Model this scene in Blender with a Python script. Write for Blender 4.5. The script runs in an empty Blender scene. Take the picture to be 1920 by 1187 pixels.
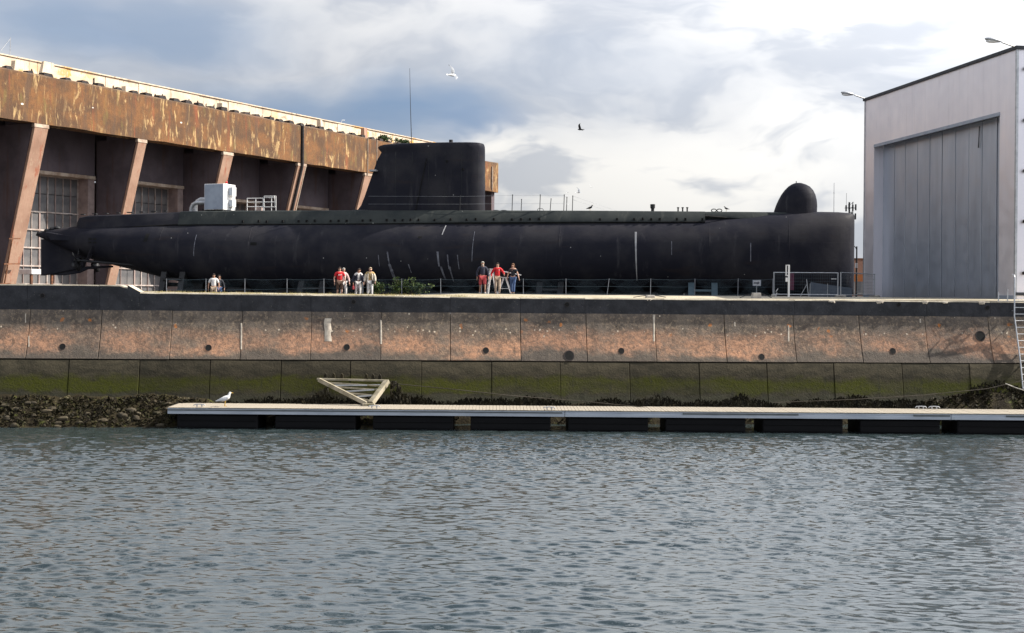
import bpy, bmesh, math, random
import numpy as np
from mathutils import Vector, Matrix
random.seed(7); np.random.seed(7)
S = bpy.context.scene
COL = S.collection
R = math.radians
# ------------------------------------------------------------------ camera
F = 2400.0; CX, CY = 960.0, 548.0; ROLL = 0.0085; EYE = 5.7
cam = bpy.data.cameras.new('camera'); co = bpy.data.objects.new('camera', cam); COL.objects.link(co)
cam.sensor_width = 36.0; cam.lens = 36.0 * F / 1920.0
cam.shift_y = -(593.5 - CY) / 1920.0
cam.clip_start = 0.5; cam.clip_end = 9000
co.matrix_world = Matrix.Translation((0, 0, EYE)) @ Matrix.Rotation(R(90), 4, 'X') @ Matrix.Rotation(ROLL, 4, 'Z')
S.camera = co
# ------------------------------------------------------------------ sun, sky, exposure
SUN = Vector((1.15, 0.17, 1.0)).normalized()
sl = bpy.data.lights.new('sun', 'SUN'); sl.energy = 5.0; sl.angle = R(0.5); sl.color = (1.0, 0.93, 0.83)
so = bpy.data.objects.new('sun', sl); COL.objects.link(so); so.rotation_euler = SUN.to_track_quat('Z', 'Y').to_euler()
so.location = (60, 20, 60)
S.view_settings.view_transform = 'Standard'; S.view_settings.look = 'None'
S.view_settings.exposure = 0.75; S.view_settings.gamma = 1.0
S.view_settings.use_curve_mapping = False

class NT:
    """small helper to wire shader nodes"""
    def __init__(s, tree): s.t = tree; s.n = tree.nodes; s.l = tree.links
    def node(s, typ, **k):
        n = s.n.new(typ)
        for a, b in k.items(): setattr(n, a, b)
        return n
    def put(s, sock, v):
        if isinstance(v, bpy.types.NodeSocket): s.l.new(v, sock)
        elif v is not None:
            if sock.type == 'RGBA' and not isinstance(v, (int, float)): v = (v[0], v[1], v[2], 1.0)
            sock.default_value = v
    def math(s, op, a, b=None, c=None, clamp=False):
        n = s.node('ShaderNodeMath', operation=op, use_clamp=clamp)
        s.put(n.inputs[0], a)
        if b is not None: s.put(n.inputs[1], b)
        if c is not None: s.put(n.inputs[2], c)
        return n.outputs[0]
    def vmath(s, op, a, b=None):
        n = s.node('ShaderNodeVectorMath', operation=op)
        s.put(n.inputs[0], a)
        if b is not None: s.put(n.inputs[1], b)
        return n.outputs['Value'] if op in ('DOT_PRODUCT', 'LENGTH') else n.outputs[0]
    def mix(s, f, a, b, mode='MIX'):
        n = s.node('ShaderNodeMix', data_type='RGBA', blend_type=mode)
        s.put(n.inputs[0], f); s.put(n.inputs[6], a); s.put(n.inputs[7], b)
        return n.outputs[2]
    def coord(s, k='Object'): return s.node('ShaderNodeTexCoord').outputs[k]
    def scale(s, v, sc): return s.vmath('MULTIPLY', v, sc)
    def sep(s, v):
        n = s.node('ShaderNodeSeparateXYZ'); s.put(n.inputs[0], v); return n.outputs
    def comb(s, x, y, z):
        n = s.node('ShaderNodeCombineXYZ')
        for i, q in enumerate((x, y, z)): s.put(n.inputs[i], q)
        return n.outputs[0]
    def noise(s, v, sc=1.0, det=4.0, rough=0.55, dist=0.0, col=False):
        n = s.node('ShaderNodeTexNoise'); s.put(n.inputs['Vector'], v)
        n.inputs['Scale'].default_value = sc; n.inputs['Detail'].default_value = min(det, 4.5)
        n.inputs['Roughness'].default_value = rough; n.inputs['Distortion'].default_value = dist
        return n.outputs['Color' if col else 'Fac']
    def voro(s, v, sc=1.0, out='Distance', rnd=1.0):
        n = s.node('ShaderNodeTexVoronoi'); s.put(n.inputs['Vector'], v)
        n.inputs['Scale'].default_value = sc; n.inputs['Randomness'].default_value = rnd
        return n.outputs[out]
    def ss(s, v, lo, hi, a=0.0, b=1.0):
        n = s.node('ShaderNodeMapRange', interpolation_type='SMOOTHSTEP'); s.put(n.inputs[0], v)
        n.inputs[1].default_value = lo; n.inputs[2].default_value = hi
        n.inputs[3].default_value = a; n.inputs[4].default_value = b
        return n.outputs[0]
    def bump(s, h, st=0.3, d=0.05):
        n = s.node('ShaderNodeBump'); n.inputs['Strength'].default_value = st
        n.inputs['Distance'].default_value = d; s.put(n.inputs['Height'], h); return n.outputs[0]

w = bpy.data.worlds.new('World'); S.world = w; w.use_nodes = True
def build_world():
    t = NT(w.node_tree); t.n.clear()
    d = t.vmath('NORMALIZE', t.coord('Generated'))
    x, y, z = t.sep(d)
    sky = t.node('ShaderNodeTexSky', sky_type='NISHITA', sun_disc=False)
    sky.sun_elevation = math.asin(SUN.z); sky.sun_rotation = math.atan2(SUN.x, SUN.y)
    sky.air_density = 1.0; sky.dust_density = 1.5; sky.ozone_density = 1.5
    def dirv(px, py):
        u, v = px - CX, CY - py
        return Vector(((u - v * ROLL) / F, 1.0, (u * ROLL + v) / F)).normalized()
    warp = t.noise(t.scale(d, (3.0, 3.0, 7.0)), 1.6, 4, 0.5, col=True)
    wv = t.vmath('SUBTRACT', warp, (0.5, 0.5, 0.5))
    dw = t.vmath('ADD', d, t.scale(wv, (0.16, 0.16, 0.12)))
    def patch(px, py, rx, rz):
        """soft cloud mass around a direction, rx / rz in pixels of the photograph"""
        c = dirv(px, py)
        q = t.vmath('SUBTRACT', dw, tuple(c))
        q = t.scale(q, (F / rx, F / rx, F / rz))
        return t.ss(t.vmath('LENGTH', q), 1.0, 0.15)
    n1 = t.noise(t.scale(d, (3.2, 3.2, 8.0)), 1.2, 6, 0.55)
    n2 = t.noise(t.scale(dw, (5.0, 5.0, 13.0)), 1.7, 6, 0.56)
    n3 = t.noise(t.scale(d, (2.0, 2.0, 4.0)), 1.1, 2, 0.5)
    # a broken cloud deck all round: thick banks low down, wide blue gaps overhead
    cover = t.math('MAXIMUM', t.ss(n1, 0.47, 0.66), t.ss(z, 0.85, 0.48, 0.0, 0.93))
    grey = t.mix(t.ss(n2, 0.36, 0.66), (4.9, 5.2, 5.8), (6.9, 7.0, 7.25))
    blue_grey = (2.15, 3.2, 4.9)
    fb = t.math('MAXIMUM', patch(760, 215, 330, 105), t.math('MULTIPLY', patch(180, 50, 420, 110), 0.75))
    fb = t.math('MAXIMUM', fb, t.math('MULTIPLY', patch(520, 215, 380, 110), 0.85))
    fb = t.math('MAXIMUM', fb, t.math('MULTIPLY', patch(1060, 150, 520, 70), 0.2))
    fb = t.math('MAXIMUM', fb, t.math('MULTIPLY', t.ss(n3, 0.54, 0.68), 0.35))
    fb = t.math('MULTIPLY', fb, t.ss(n2, 0.25, 0.6, 0.82, 1.0))
    c = t.mix(fb, grey, blue_grey)
    fw = t.math('MAXIMUM', patch(1250, 330, 620, 190), patch(930, 275, 280, 60))
    fw = t.math('MAXIMUM', fw, t.math('MULTIPLY', patch(1600, 70, 520, 140), 0.45))
    fw = t.math('MAXIMUM', fw, t.math('MULTIPLY', patch(720, 25, 560, 80), 0.3))
    fw = t.math('MULTIPLY', fw, t.ss(n2, 0.40, 0.53, 0.22, 1.0))
    c = t.mix(fw, c, (9.2, 9.0, 8.65))
    # clouds brighten with height (standard overcast law, 1 + 2 sin e) and towards the sun
    law = t.math('MULTIPLY_ADD', t.math('MAXIMUM', z, 0.0), 1.75, 0.80)
    glow = t.ss(t.vmath('DOT_PRODUCT', d, tuple(SUN)), 0.05, 0.95, 1.0, 2.1)
    c = t.vmath('SCALE', c); t.n[-1].inputs['Scale'].default_value = 1.0
    t.put(t.n[-1].inputs['Scale'], t.math('MULTIPLY', law, glow))
    mm = t.mix(cover, sky.outputs[0], c)
    bg = t.node('ShaderNodeBackground'); t.put(bg.inputs[0], mm); bg.inputs[1].default_value = 0.06
    out = t.node('ShaderNodeOutputWorld'); t.l.new(bg.outputs[0], out.inputs[0])
build_world()

# ------------------------------------------------------------------ geometry helpers
def at(px, py, Y):
    """world point at depth Y whose picture lies at (px, py) in the photograph"""
    u, v = px - CX, CY - py
    a = u * math.cos(ROLL) - v * math.sin(ROLL); b = u * math.sin(ROLL) + v * math.cos(ROLL)
    return Vector((a / F * Y, Y, EYE + b / F * Y))
class Frame:
    """an upright plane through A with heading B-A: turns a pixel into (along, height)"""
    def __init__(s, A, B):
        s.o = Vector((A[0], A[1], 0)); s.d = Vector((B[0] - A[0], B[1] - A[1], 0)).normalized()
        s.n = Vector((-s.d.y, s.d.x, 0)); s.rz = math.atan2(s.d.y, s.d.x)
    def px(s, px, py, off=0.0):
        r = at(px, py, 1.0) - Vector((0, 0, EYE))
        o = s.o + s.n * off
        k = o.dot(s.n) / r.dot(s.n)
        p = Vector((0, 0, EYE)) + r * k
        return (p - o).dot(s.d), p.z
    def w(s, a, off, z): return s.o + s.d * a + s.n * off + Vector((0, 0, z))

class MB:
    def __init__(s): s.v = []; s.f = []; s.m = []; s.cur = 0
    def add(s, vs, fs):
        o = len(s.v); s.v += [tuple(q) for q in vs]
        s.f += [tuple(o + i for i in q) for q in fs]; s.m += [s.cur] * len(fs); return s
    def box(s, c, d, rz=0.0, taper=1.0, mat=None):
        hx, hy, hz = d[0] / 2, d[1] / 2, d[2] / 2; vs = []
        for k, (zz, tp) in enumerate(((-hz, 1.0), (hz, taper))):
            for xx, yy in ((-hx, -hy), (hx, -hy), (hx, hy), (-hx, hy)): vs.append(Vector((xx * tp, yy * tp, zz)))
        m = mat if mat is not None else Matrix.Rotation(rz, 3, 'Z')
        s.add([m @ q + Vector(c) for q in vs], [(3, 2, 1, 0), (4, 5, 6, 7), (0, 1, 5, 4), (1, 2, 6, 5), (2, 3, 7, 6), (3, 0, 4, 7)]); return s
    def bar(s, a, b, wd, h, up=(0, 0, 1)):
        a, b = Vector(a), Vector(b); d = (b - a); L = d.length; d.normalize()
        u = Vector(up); x = d.cross(u)
        if x.length < 1e-4: x = d.cross(Vector((0, 1, 0)))
        x.normalize(); u = x.cross(d)
        m = Matrix((x, d, u)).transposed()
        return s.box((a + b) / 2, (wd, L, h), mat=m)
    def tube(s, pts, r, n=6, cap=True):
        pts = [Vector(p) for p in pts]; rs = r if isinstance(r, (list, tuple)) else [r] * len(pts)
        vs = []; fs = []
        for i, p in enumerate(pts):
            d = (pts[min(i + 1, len(pts) - 1)] - pts[max(i - 1, 0)]).normalized()
            x = d.cross(Vector((0, 0, 1)))
            if x.length < 1e-3: x = d.cross(Vector((0, 1, 0)))
            x.normalize(); y = x.cross(d)
            for k in range(n):
                an = 2 * math.pi * k / n; vs.append(p + (x * math.cos(an) + y * math.sin(an)) * rs[i])
        for i in range(len(pts) - 1):
            for k in range(n): fs.append((i * n + k, i * n + (k + 1) % n, (i + 1) * n + (k + 1) % n, (i + 1) * n + k))
        if cap: fs.append(tuple(range(n - 1, -1, -1))); fs.append(tuple(range((len(pts) - 1) * n, len(pts) * n)))
        return s.add(vs, fs)
    def loft(s, rings, cap=True, close=True):
        n = len(rings[0]); vs = [q for r in rings for q in r]; fs = []
        for i in range(len(rings) - 1):
            for k in range(n if close else n - 1):
                fs.append((i * n + k, i * n + (k + 1) % n, (i + 1) * n + (k + 1) % n, (i + 1) * n + k))
        if cap: fs.append(tuple(range(n - 1, -1, -1))); fs.append(tuple(range((len(rings) - 1) * n, len(rings) * n)))
        return s.add(vs, fs)
    def prism(s, poly, h0, h1, ax='y'):
        """poly is a list of 2-D points, extruded along ax"""
        def P(a, b, h): return {'y': (a, h, b), 'x': (h, a, b), 'z': (a, b, h)}[ax]
        return s.loft([[P(a, b, h0) for a, b in poly], [P(a, b, h1) for a, b in poly]])
    def ell(s, c, r, n=10, m=7, lo=-90, hi=90):
        rings = []
        for i in range(m):
            p = R(lo + (hi - lo) * i / (m - 1)); p = max(min(p, R(89)), R(-89))
            rings.append([(c[0] + r[0] * math.cos(p) * math.cos(2 * math.pi * k / n), c[1] + r[1] * math.cos(p) * math.sin(2 * math.pi * k / n), c[2] + r[2] * math.sin(p)) for k in range(n)])
        return s.loft(rings)
    def mesh(s, name, smooth=None, recalc=True):
        me = bpy.data.meshes.new(name); me.from_pydata(s.v, [], s.f)
        if any(s.m): me.polygons.foreach_set('material_index', s.m)
        if recalc:
            bm = bmesh.new(); bm.from_mesh(me); bmesh.ops.recalc_face_normals(bm, faces=bm.faces[:]); bm.to_mesh(me); bm.free()
        if smooth:
            me.polygons.foreach_set('use_smooth', [True] * len(me.polygons)); me.set_sharp_from_angle(angle=R(smooth))
        me.update(); return me
    def build(s, name, mat, parent=None, smooth=None, bevel=0.0, recalc=True, label=None, loc=None):
        o = bpy.data.objects.new(name, s.mesh(name, smooth, recalc)); COL.objects.link(o)
        for m in (mat if isinstance(mat, (list, tuple)) else [mat]): o.data.materials.append(m)
        if parent: o.parent = parent
        if loc: o.location = loc
        if bevel:
            b = o.modifiers.new('bevel', 'BEVEL'); b.width = bevel; b.segments = 2; b.limit_method = 'ANGLE'
        if label: o['label'] = label
        return o
def tag(o, label=None, cat=None, group=None, kind=None):
    if label: o['label'] = label
    if cat: o['category'] = cat
    if group: o['group'] = group
    if kind: o['kind'] = kind
    return o
def thing(name, label, cat, loc=(0, 0, 0), rz=0.0, group=None):
    o = bpy.data.objects.new(name, None); COL.objects.link(o); o.empty_display_size = 0.3
    o.location = loc; o.rotation_euler = (0, 0, rz); return tag(o, label, cat, group)
def inst(o, loc=None, parent=None, rot=None, sc=None):
    c = o.copy(); COL.objects.link(c); c.parent = parent if parent else o.parent
    if loc is not None: c.location = loc
    if rot is not None: c.rotation_euler = rot
    if sc is not None: c.scale = sc
    return c
def lerp(xs, ys, x): return float(np.interp(x, xs, ys))

# ------------------------------------------------------------------ materials
def newmat(name):
    m = bpy.data.materials.new(name); m.use_nodes = True
    t = NT(m.node_tree); b = t.n['Principled BSDF']
    return m, t, b
def fin(t, b, col, rough=0.8, bump=None, metal=None, spec=None):
    t.put(b.inputs['Base Color'], col); t.put(b.inputs['Roughness'], rough)
    if bump is not None: t.put(b.inputs['Normal'], bump)
    if metal is not None: t.put(b.inputs['Metallic'], metal)
    if spec is not None: t.put(b.inputs['Specular IOR Level'], spec)
def simple(name, a, bcol=None, rough=0.7, sc=3.0, metal=0.0, bst=0.15, spec=None, dirt=None, stretch=(1, 1, 1)):
    """base colour broken up with grain, a second tone and dirt"""
    m, t, b = newmat(name); v = t.scale(t.coord(), stretch)
    bcol = bcol or tuple(q * 0.72 for q in a)
    c = t.mix(t.ss(t.noise(v, sc, 5, 0.6), 0.35, 0.68), a, bcol)
    if dirt:
        c = t.mix(t.ss(t.noise(v, sc * 0.31, 6, 0.65), 0.52, 0.72), c, dirt)
    fin(t, b, c, t.ss(t.noise(v, sc * 2, 3), 0.3, 0.7, rough - 0.08, min(1, rough + 0.08)), t.bump(t.noise(v, sc * 6, 4), bst, 0.02), metal, spec)
    return m
MT = {}
def rusty_concrete():
    m, t, b = newmat('rust_stained_concrete'); v = t.coord(); x, y, z = t.sep(v)
    c = t.mix(t.ss(t.noise(v, 0.45, 6, 0.62), 0.38, 0.62), (0.205, 0.090, 0.030), (0.095, 0.048, 0.023))
    c = t.mix(t.ss(t.noise(v, 2.6, 6, 0.7), 0.42, 0.66, 0, 0.55), c, (0.10, 0.056, 0.028))
    st = t.scale(v, (0.9, 0.9, 0.10))
    c = t.mix(t.ss(t.noise(st, 1.0, 6, 0.62), 0.56, 0.68, 0, 0.55), c, (0.30, 0.075, 0.028))
    c = t.mix(t.ss(t.noise(t.vmath('ADD', st, (31, 3, 5)), 1.6, 5, 0.6), 0.52, 0.66, 0, 0.8), c, (0.10, 0.058, 0.034))
    c = t.mix(t.ss(t.noise(t.vmath('ADD', t.scale(v, (1.1, 1.1, 0.3)), (3, 13, 5)), 1.0, 6, 0.65), 0.55, 0.68, 0, 0.45), c, (0.27, 0.135, 0.034))
    pale = t.math('MULTIPLY', t.ss(t.noise(t.scale(v, (1.7, 1.7, 0.36)), 1.0, 8, 0.74, 0.8), 0.54, 0.615), t.ss(t.noise(t.vmath('ADD', v, (9, 9, 2)), 0.28, 4), 0.40, 0.56))
    c = t.mix(t.math('MULTIPLY', pale, 0.75), c, (0.56, 0.38, 0.17))
    c = t.mix(t.ss(t.noise(t.scale(v, (0.8, 0.8, 0.25)), 1.7, 5), 0.58, 0.70, 0, 0.6), c, (0.16, 0.115, 0.035))
    c = t.mix(t.math('MULTIPLY', t.ss(z, 22.3, 22.62), 0.6), c, (0.10, 0.07, 0.045))
    spots = t.ss(t.voro(t.scale(v, (0.45, 0.45, 0.8)), 1.0), 0.075, 0.045)
    c = t.mix(spots, c, (0.75, 0.7, 0.62))
    h = t.math('ADD', t.noise(t.scale(v, (6, 6, 1.0)), 1.0, 6, 0.7), t.math('MULTIPLY', t.noise(v, 9, 4), 0.6))
    fin(t, b, c, 0.9, t.bump(h, 0.6, 0.08)); return m
def strut_concrete():
    m, t, b = newmat('pink_weathered_concrete'); v = t.coord()
    c = t.mix(t.ss(t.noise(v, 0.5, 6, 0.6), 0.35, 0.7), (0.43, 0.265, 0.185), (0.32, 0.185, 0.125))
    c = t.mix(t.ss(t.noise(t.scale(v, (2.5, 2.5, 0.15)), 1.0, 6, 0.65), 0.54, 0.70, 0, 0.8), c, (0.34, 0.10, 0.05))
    c = t.mix(t.ss(t.noise(t.scale(v, (3.5, 3.5, 0.3)), 1.4, 7, 0.7), 0.6, 0.7, 0, 0.6), c, (0.55, 0.42, 0.29))
    fin(t, b, c, 0.9, t.bump(t.noise(t.scale(v, (5, 5, 2)), 1.5, 6), 0.4, 0.05)); return m
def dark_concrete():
    m, t, b = newmat('shade_darkened_inner_concrete'); v = t.coord()
    c = t.mix(t.ss(t.noise(v, 0.3, 6, 0.6), 0.35, 0.7), (0.125, 0.098, 0.108), (0.072, 0.055, 0.062))  # low tone carries the shade of the bays and pier sides in the colour
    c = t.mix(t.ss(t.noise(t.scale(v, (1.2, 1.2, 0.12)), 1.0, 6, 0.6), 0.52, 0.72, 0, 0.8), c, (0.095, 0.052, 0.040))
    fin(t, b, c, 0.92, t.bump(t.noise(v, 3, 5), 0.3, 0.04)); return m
def parapet_concrete():
    m, t, b = newmat('pale_board_marked_concrete'); v = t.coord(); x, y, z = t.sep(v)
    c = t.mix(t.ss(t.noise(v, 0.7, 6, 0.6), 0.35, 0.7), (0.66, 0.56, 0.43), (0.48, 0.39, 0.29))
    c = t.mix(t.ss(t.noise(t.scale(v, (5.5, 5.5, 0.35)), 1.0, 5, 0.6), 0.60, 0.69, 0, 0.75), c, (0.12, 0.085, 0.06))
    lich = t.math('MULTIPLY', t.ss(t.noise(v, 0.55, 6, 0.65), 0.52, 0.60), t.ss(t.noise(t.scale(v, (0.06, 0.06, 0.06)), 1.0, 2), 0.40, 0.55))
    c = t.mix(lich, c, (0.55, 0.30, 0.06))
    c = t.mix(t.ss(t.noise(v, 0.9, 7, 0.7), 0.60, 0.70, 0, 0.7), c, (0.24, 0.16, 0.10))
    fin(t, b, c, 0.9, t.bump(t.noise(t.scale(v, (6, 6, 1)), 1.0, 5), 0.4, 0.05)); return m
def wall_upper():
    """object z is height above the water"""
    m, t, b = newmat('quay_wall_concrete'); v = t.coord(); x, y, z = t.sep(v)
    rnd = t.node('ShaderNodeObjectInfo').outputs['Random']
    wob = t.math('MULTIPLY', t.math('SUBTRACT', t.noise(t.scale(v, (0.55, 0.55, 1.2)), 1.0, 6, 0.6), 0.5), 1.5)
    zz = t.math('ADD', t.math('ADD', z, wob), t.math('MULTIPLY', t.math('SUBTRACT', rnd, 0.5), 0.25))
    g1 = t.noise(v, 22.0, 3, 0.6); g2 = t.noise(v, 7.0, 6, 0.7)
    c = t.mix(t.ss(t.noise(v, 1.6, 7, 0.65), 0.35, 0.66), (0.165, 0.134, 0.106), (0.090, 0.072, 0.058))
    c = t.mix(t.ss(g2, 0.50, 0.64, 0, 0.8), c, (0.275, 0.212, 0.147))
    c = t.mix(t.ss(g1, 0.56, 0.66, 0, 0.7), c, (0.055, 0.047, 0.042))
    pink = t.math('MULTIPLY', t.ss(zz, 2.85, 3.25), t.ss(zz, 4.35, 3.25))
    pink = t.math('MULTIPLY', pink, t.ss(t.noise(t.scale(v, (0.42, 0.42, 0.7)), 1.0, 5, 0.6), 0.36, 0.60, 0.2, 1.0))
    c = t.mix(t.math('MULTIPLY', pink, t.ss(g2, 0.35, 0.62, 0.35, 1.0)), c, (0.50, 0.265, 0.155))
    c = t.mix(t.ss(zz, 3.35, 2.75, 0, 0.82), c, (0.10, 0.083, 0.066))
    c = t.mix(t.ss(t.noise(t.scale(v, (3.0, 3.0, 0.5)), 1.0, 6, 0.6), 0.58, 0.70, 0, 0.55), c, (0.08, 0.065, 0.05))
    top = t.ss(z, 3.4, 3.8)
    fl = t.math('MULTIPLY', t.ss(t.voro(v, 4.2), 0.20, 0.12), t.ss(t.voro(v, 4.2, 'Color'), 0.66, 0.70))
    c = t.mix(t.math('MULTIPLY', fl, t.math('MULTIPLY', top, 0.8)), c, (0.70, 0.60, 0.46))
    lv = t.vmath('ADD', v, t.scale(t.vmath('SUBTRACT', t.noise(v, 4.0, 4, col=True), (0.5, 0.5, 0.5)), (0.3, 0.3, 0.3)))
    li = t.math('MULTIPLY', t.ss(t.voro(lv, 1.5), 0.17, 0.10), t.ss(t.voro(lv, 1.5, 'Color'), 0.40, 0.45))
    li = t.math('MULTIPLY', li, t.math('MULTIPLY', t.ss(z, 3.72, 3.95), t.ss(z, 4.6, 4.42)))
    c = t.mix(t.math('MULTIPLY', li, t.ss(g2, 0.4, 0.6, 0.35, 1.0)), c, (0.50, 0.17, 0.035))
    c = t.mix(1.0, c, t.mix(rnd, (0.84, 0.84, 0.86), (1.1, 1.08, 1.05)), 'MULTIPLY')
    h = t.math('ADD', t.noise(v, 16, 5, 0.75), t.math('MULTIPLY', t.noise(v, 3, 5), 1.6))
    fin(t, b, c, 0.9, t.bump(h, 0.7, 0.05)); return m
def wall_lower():
    m, t, b = newmat('tidal_wall_concrete'); v = t.coord(); x, y, z = t.sep(v)
    wob = t.math('MULTIPLY', t.math('SUBTRACT', t.noise(t.scale(v, (0.8, 0.8, 1.5)), 1.0, 6, 0.65), 0.5), 1.0)
    zz = t.math('ADD', z, wob)
    c = t.mix(t.ss(t.noise(t.scale(v, (0.7, 0.7, 2.2)), 1.5, 7, 0.65), 0.35, 0.68), (0.064, 0.054, 0.035), (0.033, 0.029, 0.019))
    g = t.math('MULTIPLY', t.ss(zz, 2.12, 1.72), t.ss(zz, 1.15, 1.42))
    g = t.math('MULTIPLY', g, t.ss(t.noise(t.scale(v, (0.3, 0.3, 1.0)), 1.0, 4), 0.28, 0.58, 0.3, 1.0))
    c = t.mix(t.math('MULTIPLY', g, t.ss(t.noise(v, 7, 4), 0.2, 0.6, 0.6, 1.0)), c, (0.058, 0.062, 0.006))
    c = t.mix(t.ss(zz, 1.30, 1.0, 0, 0.8), c, (0.065, 0.063, 0.038))
    c = t.mix(t.ss(t.noise(t.scale(v, (4, 4, 0.5)), 1.0, 5), 0.58, 0.72, 0, 0.5), c, (0.03, 0.03, 0.02))
    c = t.mix(t.ss(t.noise(v, 18.0, 4, 0.65), 0.52, 0.66, 0, 0.6), c, (0.03, 0.028, 0.02))
    c = t.mix(1.0, c, t.mix(t.node('ShaderNodeObjectInfo').outputs['Random'], (0.8, 0.8, 0.8), (1.12, 1.12, 1.1)), 'MULTIPLY')
    h = t.math('ADD', t.noise(v, 12, 5, 0.7), t.noise(v, 3, 4))
    fin(t, b, c, t.ss(z, 1.0, 2.2, 0.7, 0.9), t.bump(h, 0.5, 0.04), None, 0.2); return m
def coping_mat():
    m, t, b = newmat('shade_toned_coping_concrete'); v = t.coord(); x, y, z = t.sep(v)
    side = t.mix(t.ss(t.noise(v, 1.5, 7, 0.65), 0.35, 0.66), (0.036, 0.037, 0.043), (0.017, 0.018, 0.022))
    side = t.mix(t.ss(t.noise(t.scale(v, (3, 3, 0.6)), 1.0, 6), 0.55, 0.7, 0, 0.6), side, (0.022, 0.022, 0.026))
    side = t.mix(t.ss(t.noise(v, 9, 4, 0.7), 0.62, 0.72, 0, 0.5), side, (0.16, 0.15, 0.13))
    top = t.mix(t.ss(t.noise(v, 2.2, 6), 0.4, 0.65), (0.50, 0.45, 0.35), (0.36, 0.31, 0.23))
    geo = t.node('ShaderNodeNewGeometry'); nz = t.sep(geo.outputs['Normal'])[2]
    c = t.mix(t.ss(nz, 0.5, 0.8), side, top)  # shade on the upright face is put into its darker colour
    fin(t, b, c, 0.9, t.bump(t.math('ADD', t.noise(v, 10, 5), t.noise(v, 2.5, 3)), 0.45, 0.04)); return m
def hull_paint():
    m, t, b = newmat('black_hull_paint'); v = t.coord(); x, y, z = t.sep(v)
    c = t.mix(t.ss(t.noise(v, 0.5, 5), 0.35, 0.7), (0.019, 0.0195, 0.027), (0.037, 0.036, 0.041))
    c = t.mix(t.ss(t.noise(t.scale(v, (1.4, 1.0, 0.16)), 1.2, 7, 0.66), 0.58, 0.74, 0, 0.5), c, (0.07, 0.068, 0.073))
    c = t.mix(t.ss(t.noise(t.scale(v, (0.35, 1.0, 2.0)), 1.0, 5), 0.58, 0.72, 0, 0.5), c, (0.034, 0.028, 0.029))
    sp = t.math('MULTIPLY', t.ss(t.voro(v, 1.3), 0.05, 0.028), t.ss(t.voro(v, 1.3, 'Color'), 0.55, 0.6))
    c = t.mix(sp, c, (0.5, 0.5, 0.48))
    h = t.math('ADD', t.noise(t.scale(v, (0.7, 1, 1)), 1.6, 3), t.math('MULTIPLY', t.noise(v, 14, 4), 0.12))
    br = t.node('ShaderNodeTexBrick'); t.put(br.inputs[0], t.comb(x, z, 0.0)); br.inputs['Scale'].default_value = 1.0; br.inputs['Brick Width'].default_value = 2.7; br.inputs['Row Height'].default_value = 1.15; br.inputs['Mortar Size'].default_value = 0.012; br.inputs['Mortar Smooth'].default_value = 0.3
    h = t.math('SUBTRACT', h, t.math('MULTIPLY', br.outputs['Fac'], 0.35))
    fin(t, b, c, t.ss(t.noise(v, 1.2, 5), 0.3, 0.7, 0.48, 0.64), t.bump(h, 0.35, 0.05), None, 0.04); return m
def hull_top_paint():
    m, t, b = newmat('faded_casing_paint'); v = t.coord()
    c = t.mix(t.ss(t.noise(v, 0.8, 6), 0.35, 0.7), (0.026, 0.031, 0.031), (0.044, 0.049, 0.046))
    c = t.mix(t.ss(t.noise(t.scale(v, (2.0, 1, 0.3)), 1.4, 6, 0.65), 0.58, 0.72, 0, 0.6), c, (0.075, 0.078, 0.07))
    sp = t.math('MULTIPLY', t.ss(t.voro(v, 2.0), 0.08, 0.05), t.ss(t.voro(v, 2.0, 'Color'), 0.6, 0.65))
    c = t.mix(sp, c, (0.45, 0.45, 0.42))
    fin(t, b, c, 0.6, t.bump(t.noise(v, 5, 5), 0.25, 0.03), None, 0.15); return m
def cladding():
    m, t, b = newmat('ribbed_metal_cladding'); v = t.coord(); x, y, z = t.sep(v)
    c = t.mix(t.ss(t.noise(t.scale(v, (1, 1, 0.3)), 0.8, 5), 0.3, 0.7), (0.88, 0.84, 0.87), (0.80, 0.77, 0.81))
    c = t.mix(t.ss(t.noise(t.scale(v, (3.5, 3.5, 0.12)), 1.0, 5), 0.55, 0.75, 0, 0.35), c, (0.60, 0.56, 0.58))
    rib = t.math('ABSOLUTE', t.math('SUBTRACT', t.math('FRACT', t.math('MULTIPLY', x, 3.3)), 0.5))
    h = t.math('ADD', t.ss(rib, 0.36, 0.46), t.math('MULTIPLY', t.noise(v, 0.7, 3), 0.5))
    fin(t, b, c, t.ss(t.noise(v, 1.5, 4), 0.3, 0.7, 0.30, 0.42), t.bump(h, 0.08, 0.03), 0.6); return m
def door_mat():
    m, t, b = newmat('blue_grey_door_sheet'); v = t.coord(); x, y, z = t.sep(v)
    c = t.mix(t.ss(t.noise(t.scale(v, (1, 1, 0.25)), 0.9, 4), 0.3, 0.7), (0.47, 0.51, 0.58), (0.40, 0.44, 0.51))
    c = t.mix(t.ss(t.noise(t.scale(v, (4, 4, 0.10)), 1.0, 4), 0.55, 0.72, 0, 0.35), c, (0.36, 0.38, 0.42))
    c = t.mix(t.math('MULTIPLY', t.ss(t.math('ADD', z, t.noise(v, 1.5, 4)), 7.2, 6.0), 0.35), c, (0.28, 0.27, 0.26))
    rib = t.math('ABSOLUTE', t.math('SUBTRACT', t.math('FRACT', t.math('MULTIPLY', x, 3.3)), 0.5))
    fin(t, b, c, t.ss(t.noise(v, 1.5, 4), 0.3, 0.7, 0.32, 0.42), t.bump(t.math('ADD', t.ss(rib, 0.36, 0.46), t.math('MULTIPLY', t.noise(v, 0.7, 3), 0.6)), 0.12, 0.03), 0.6); return m
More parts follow.
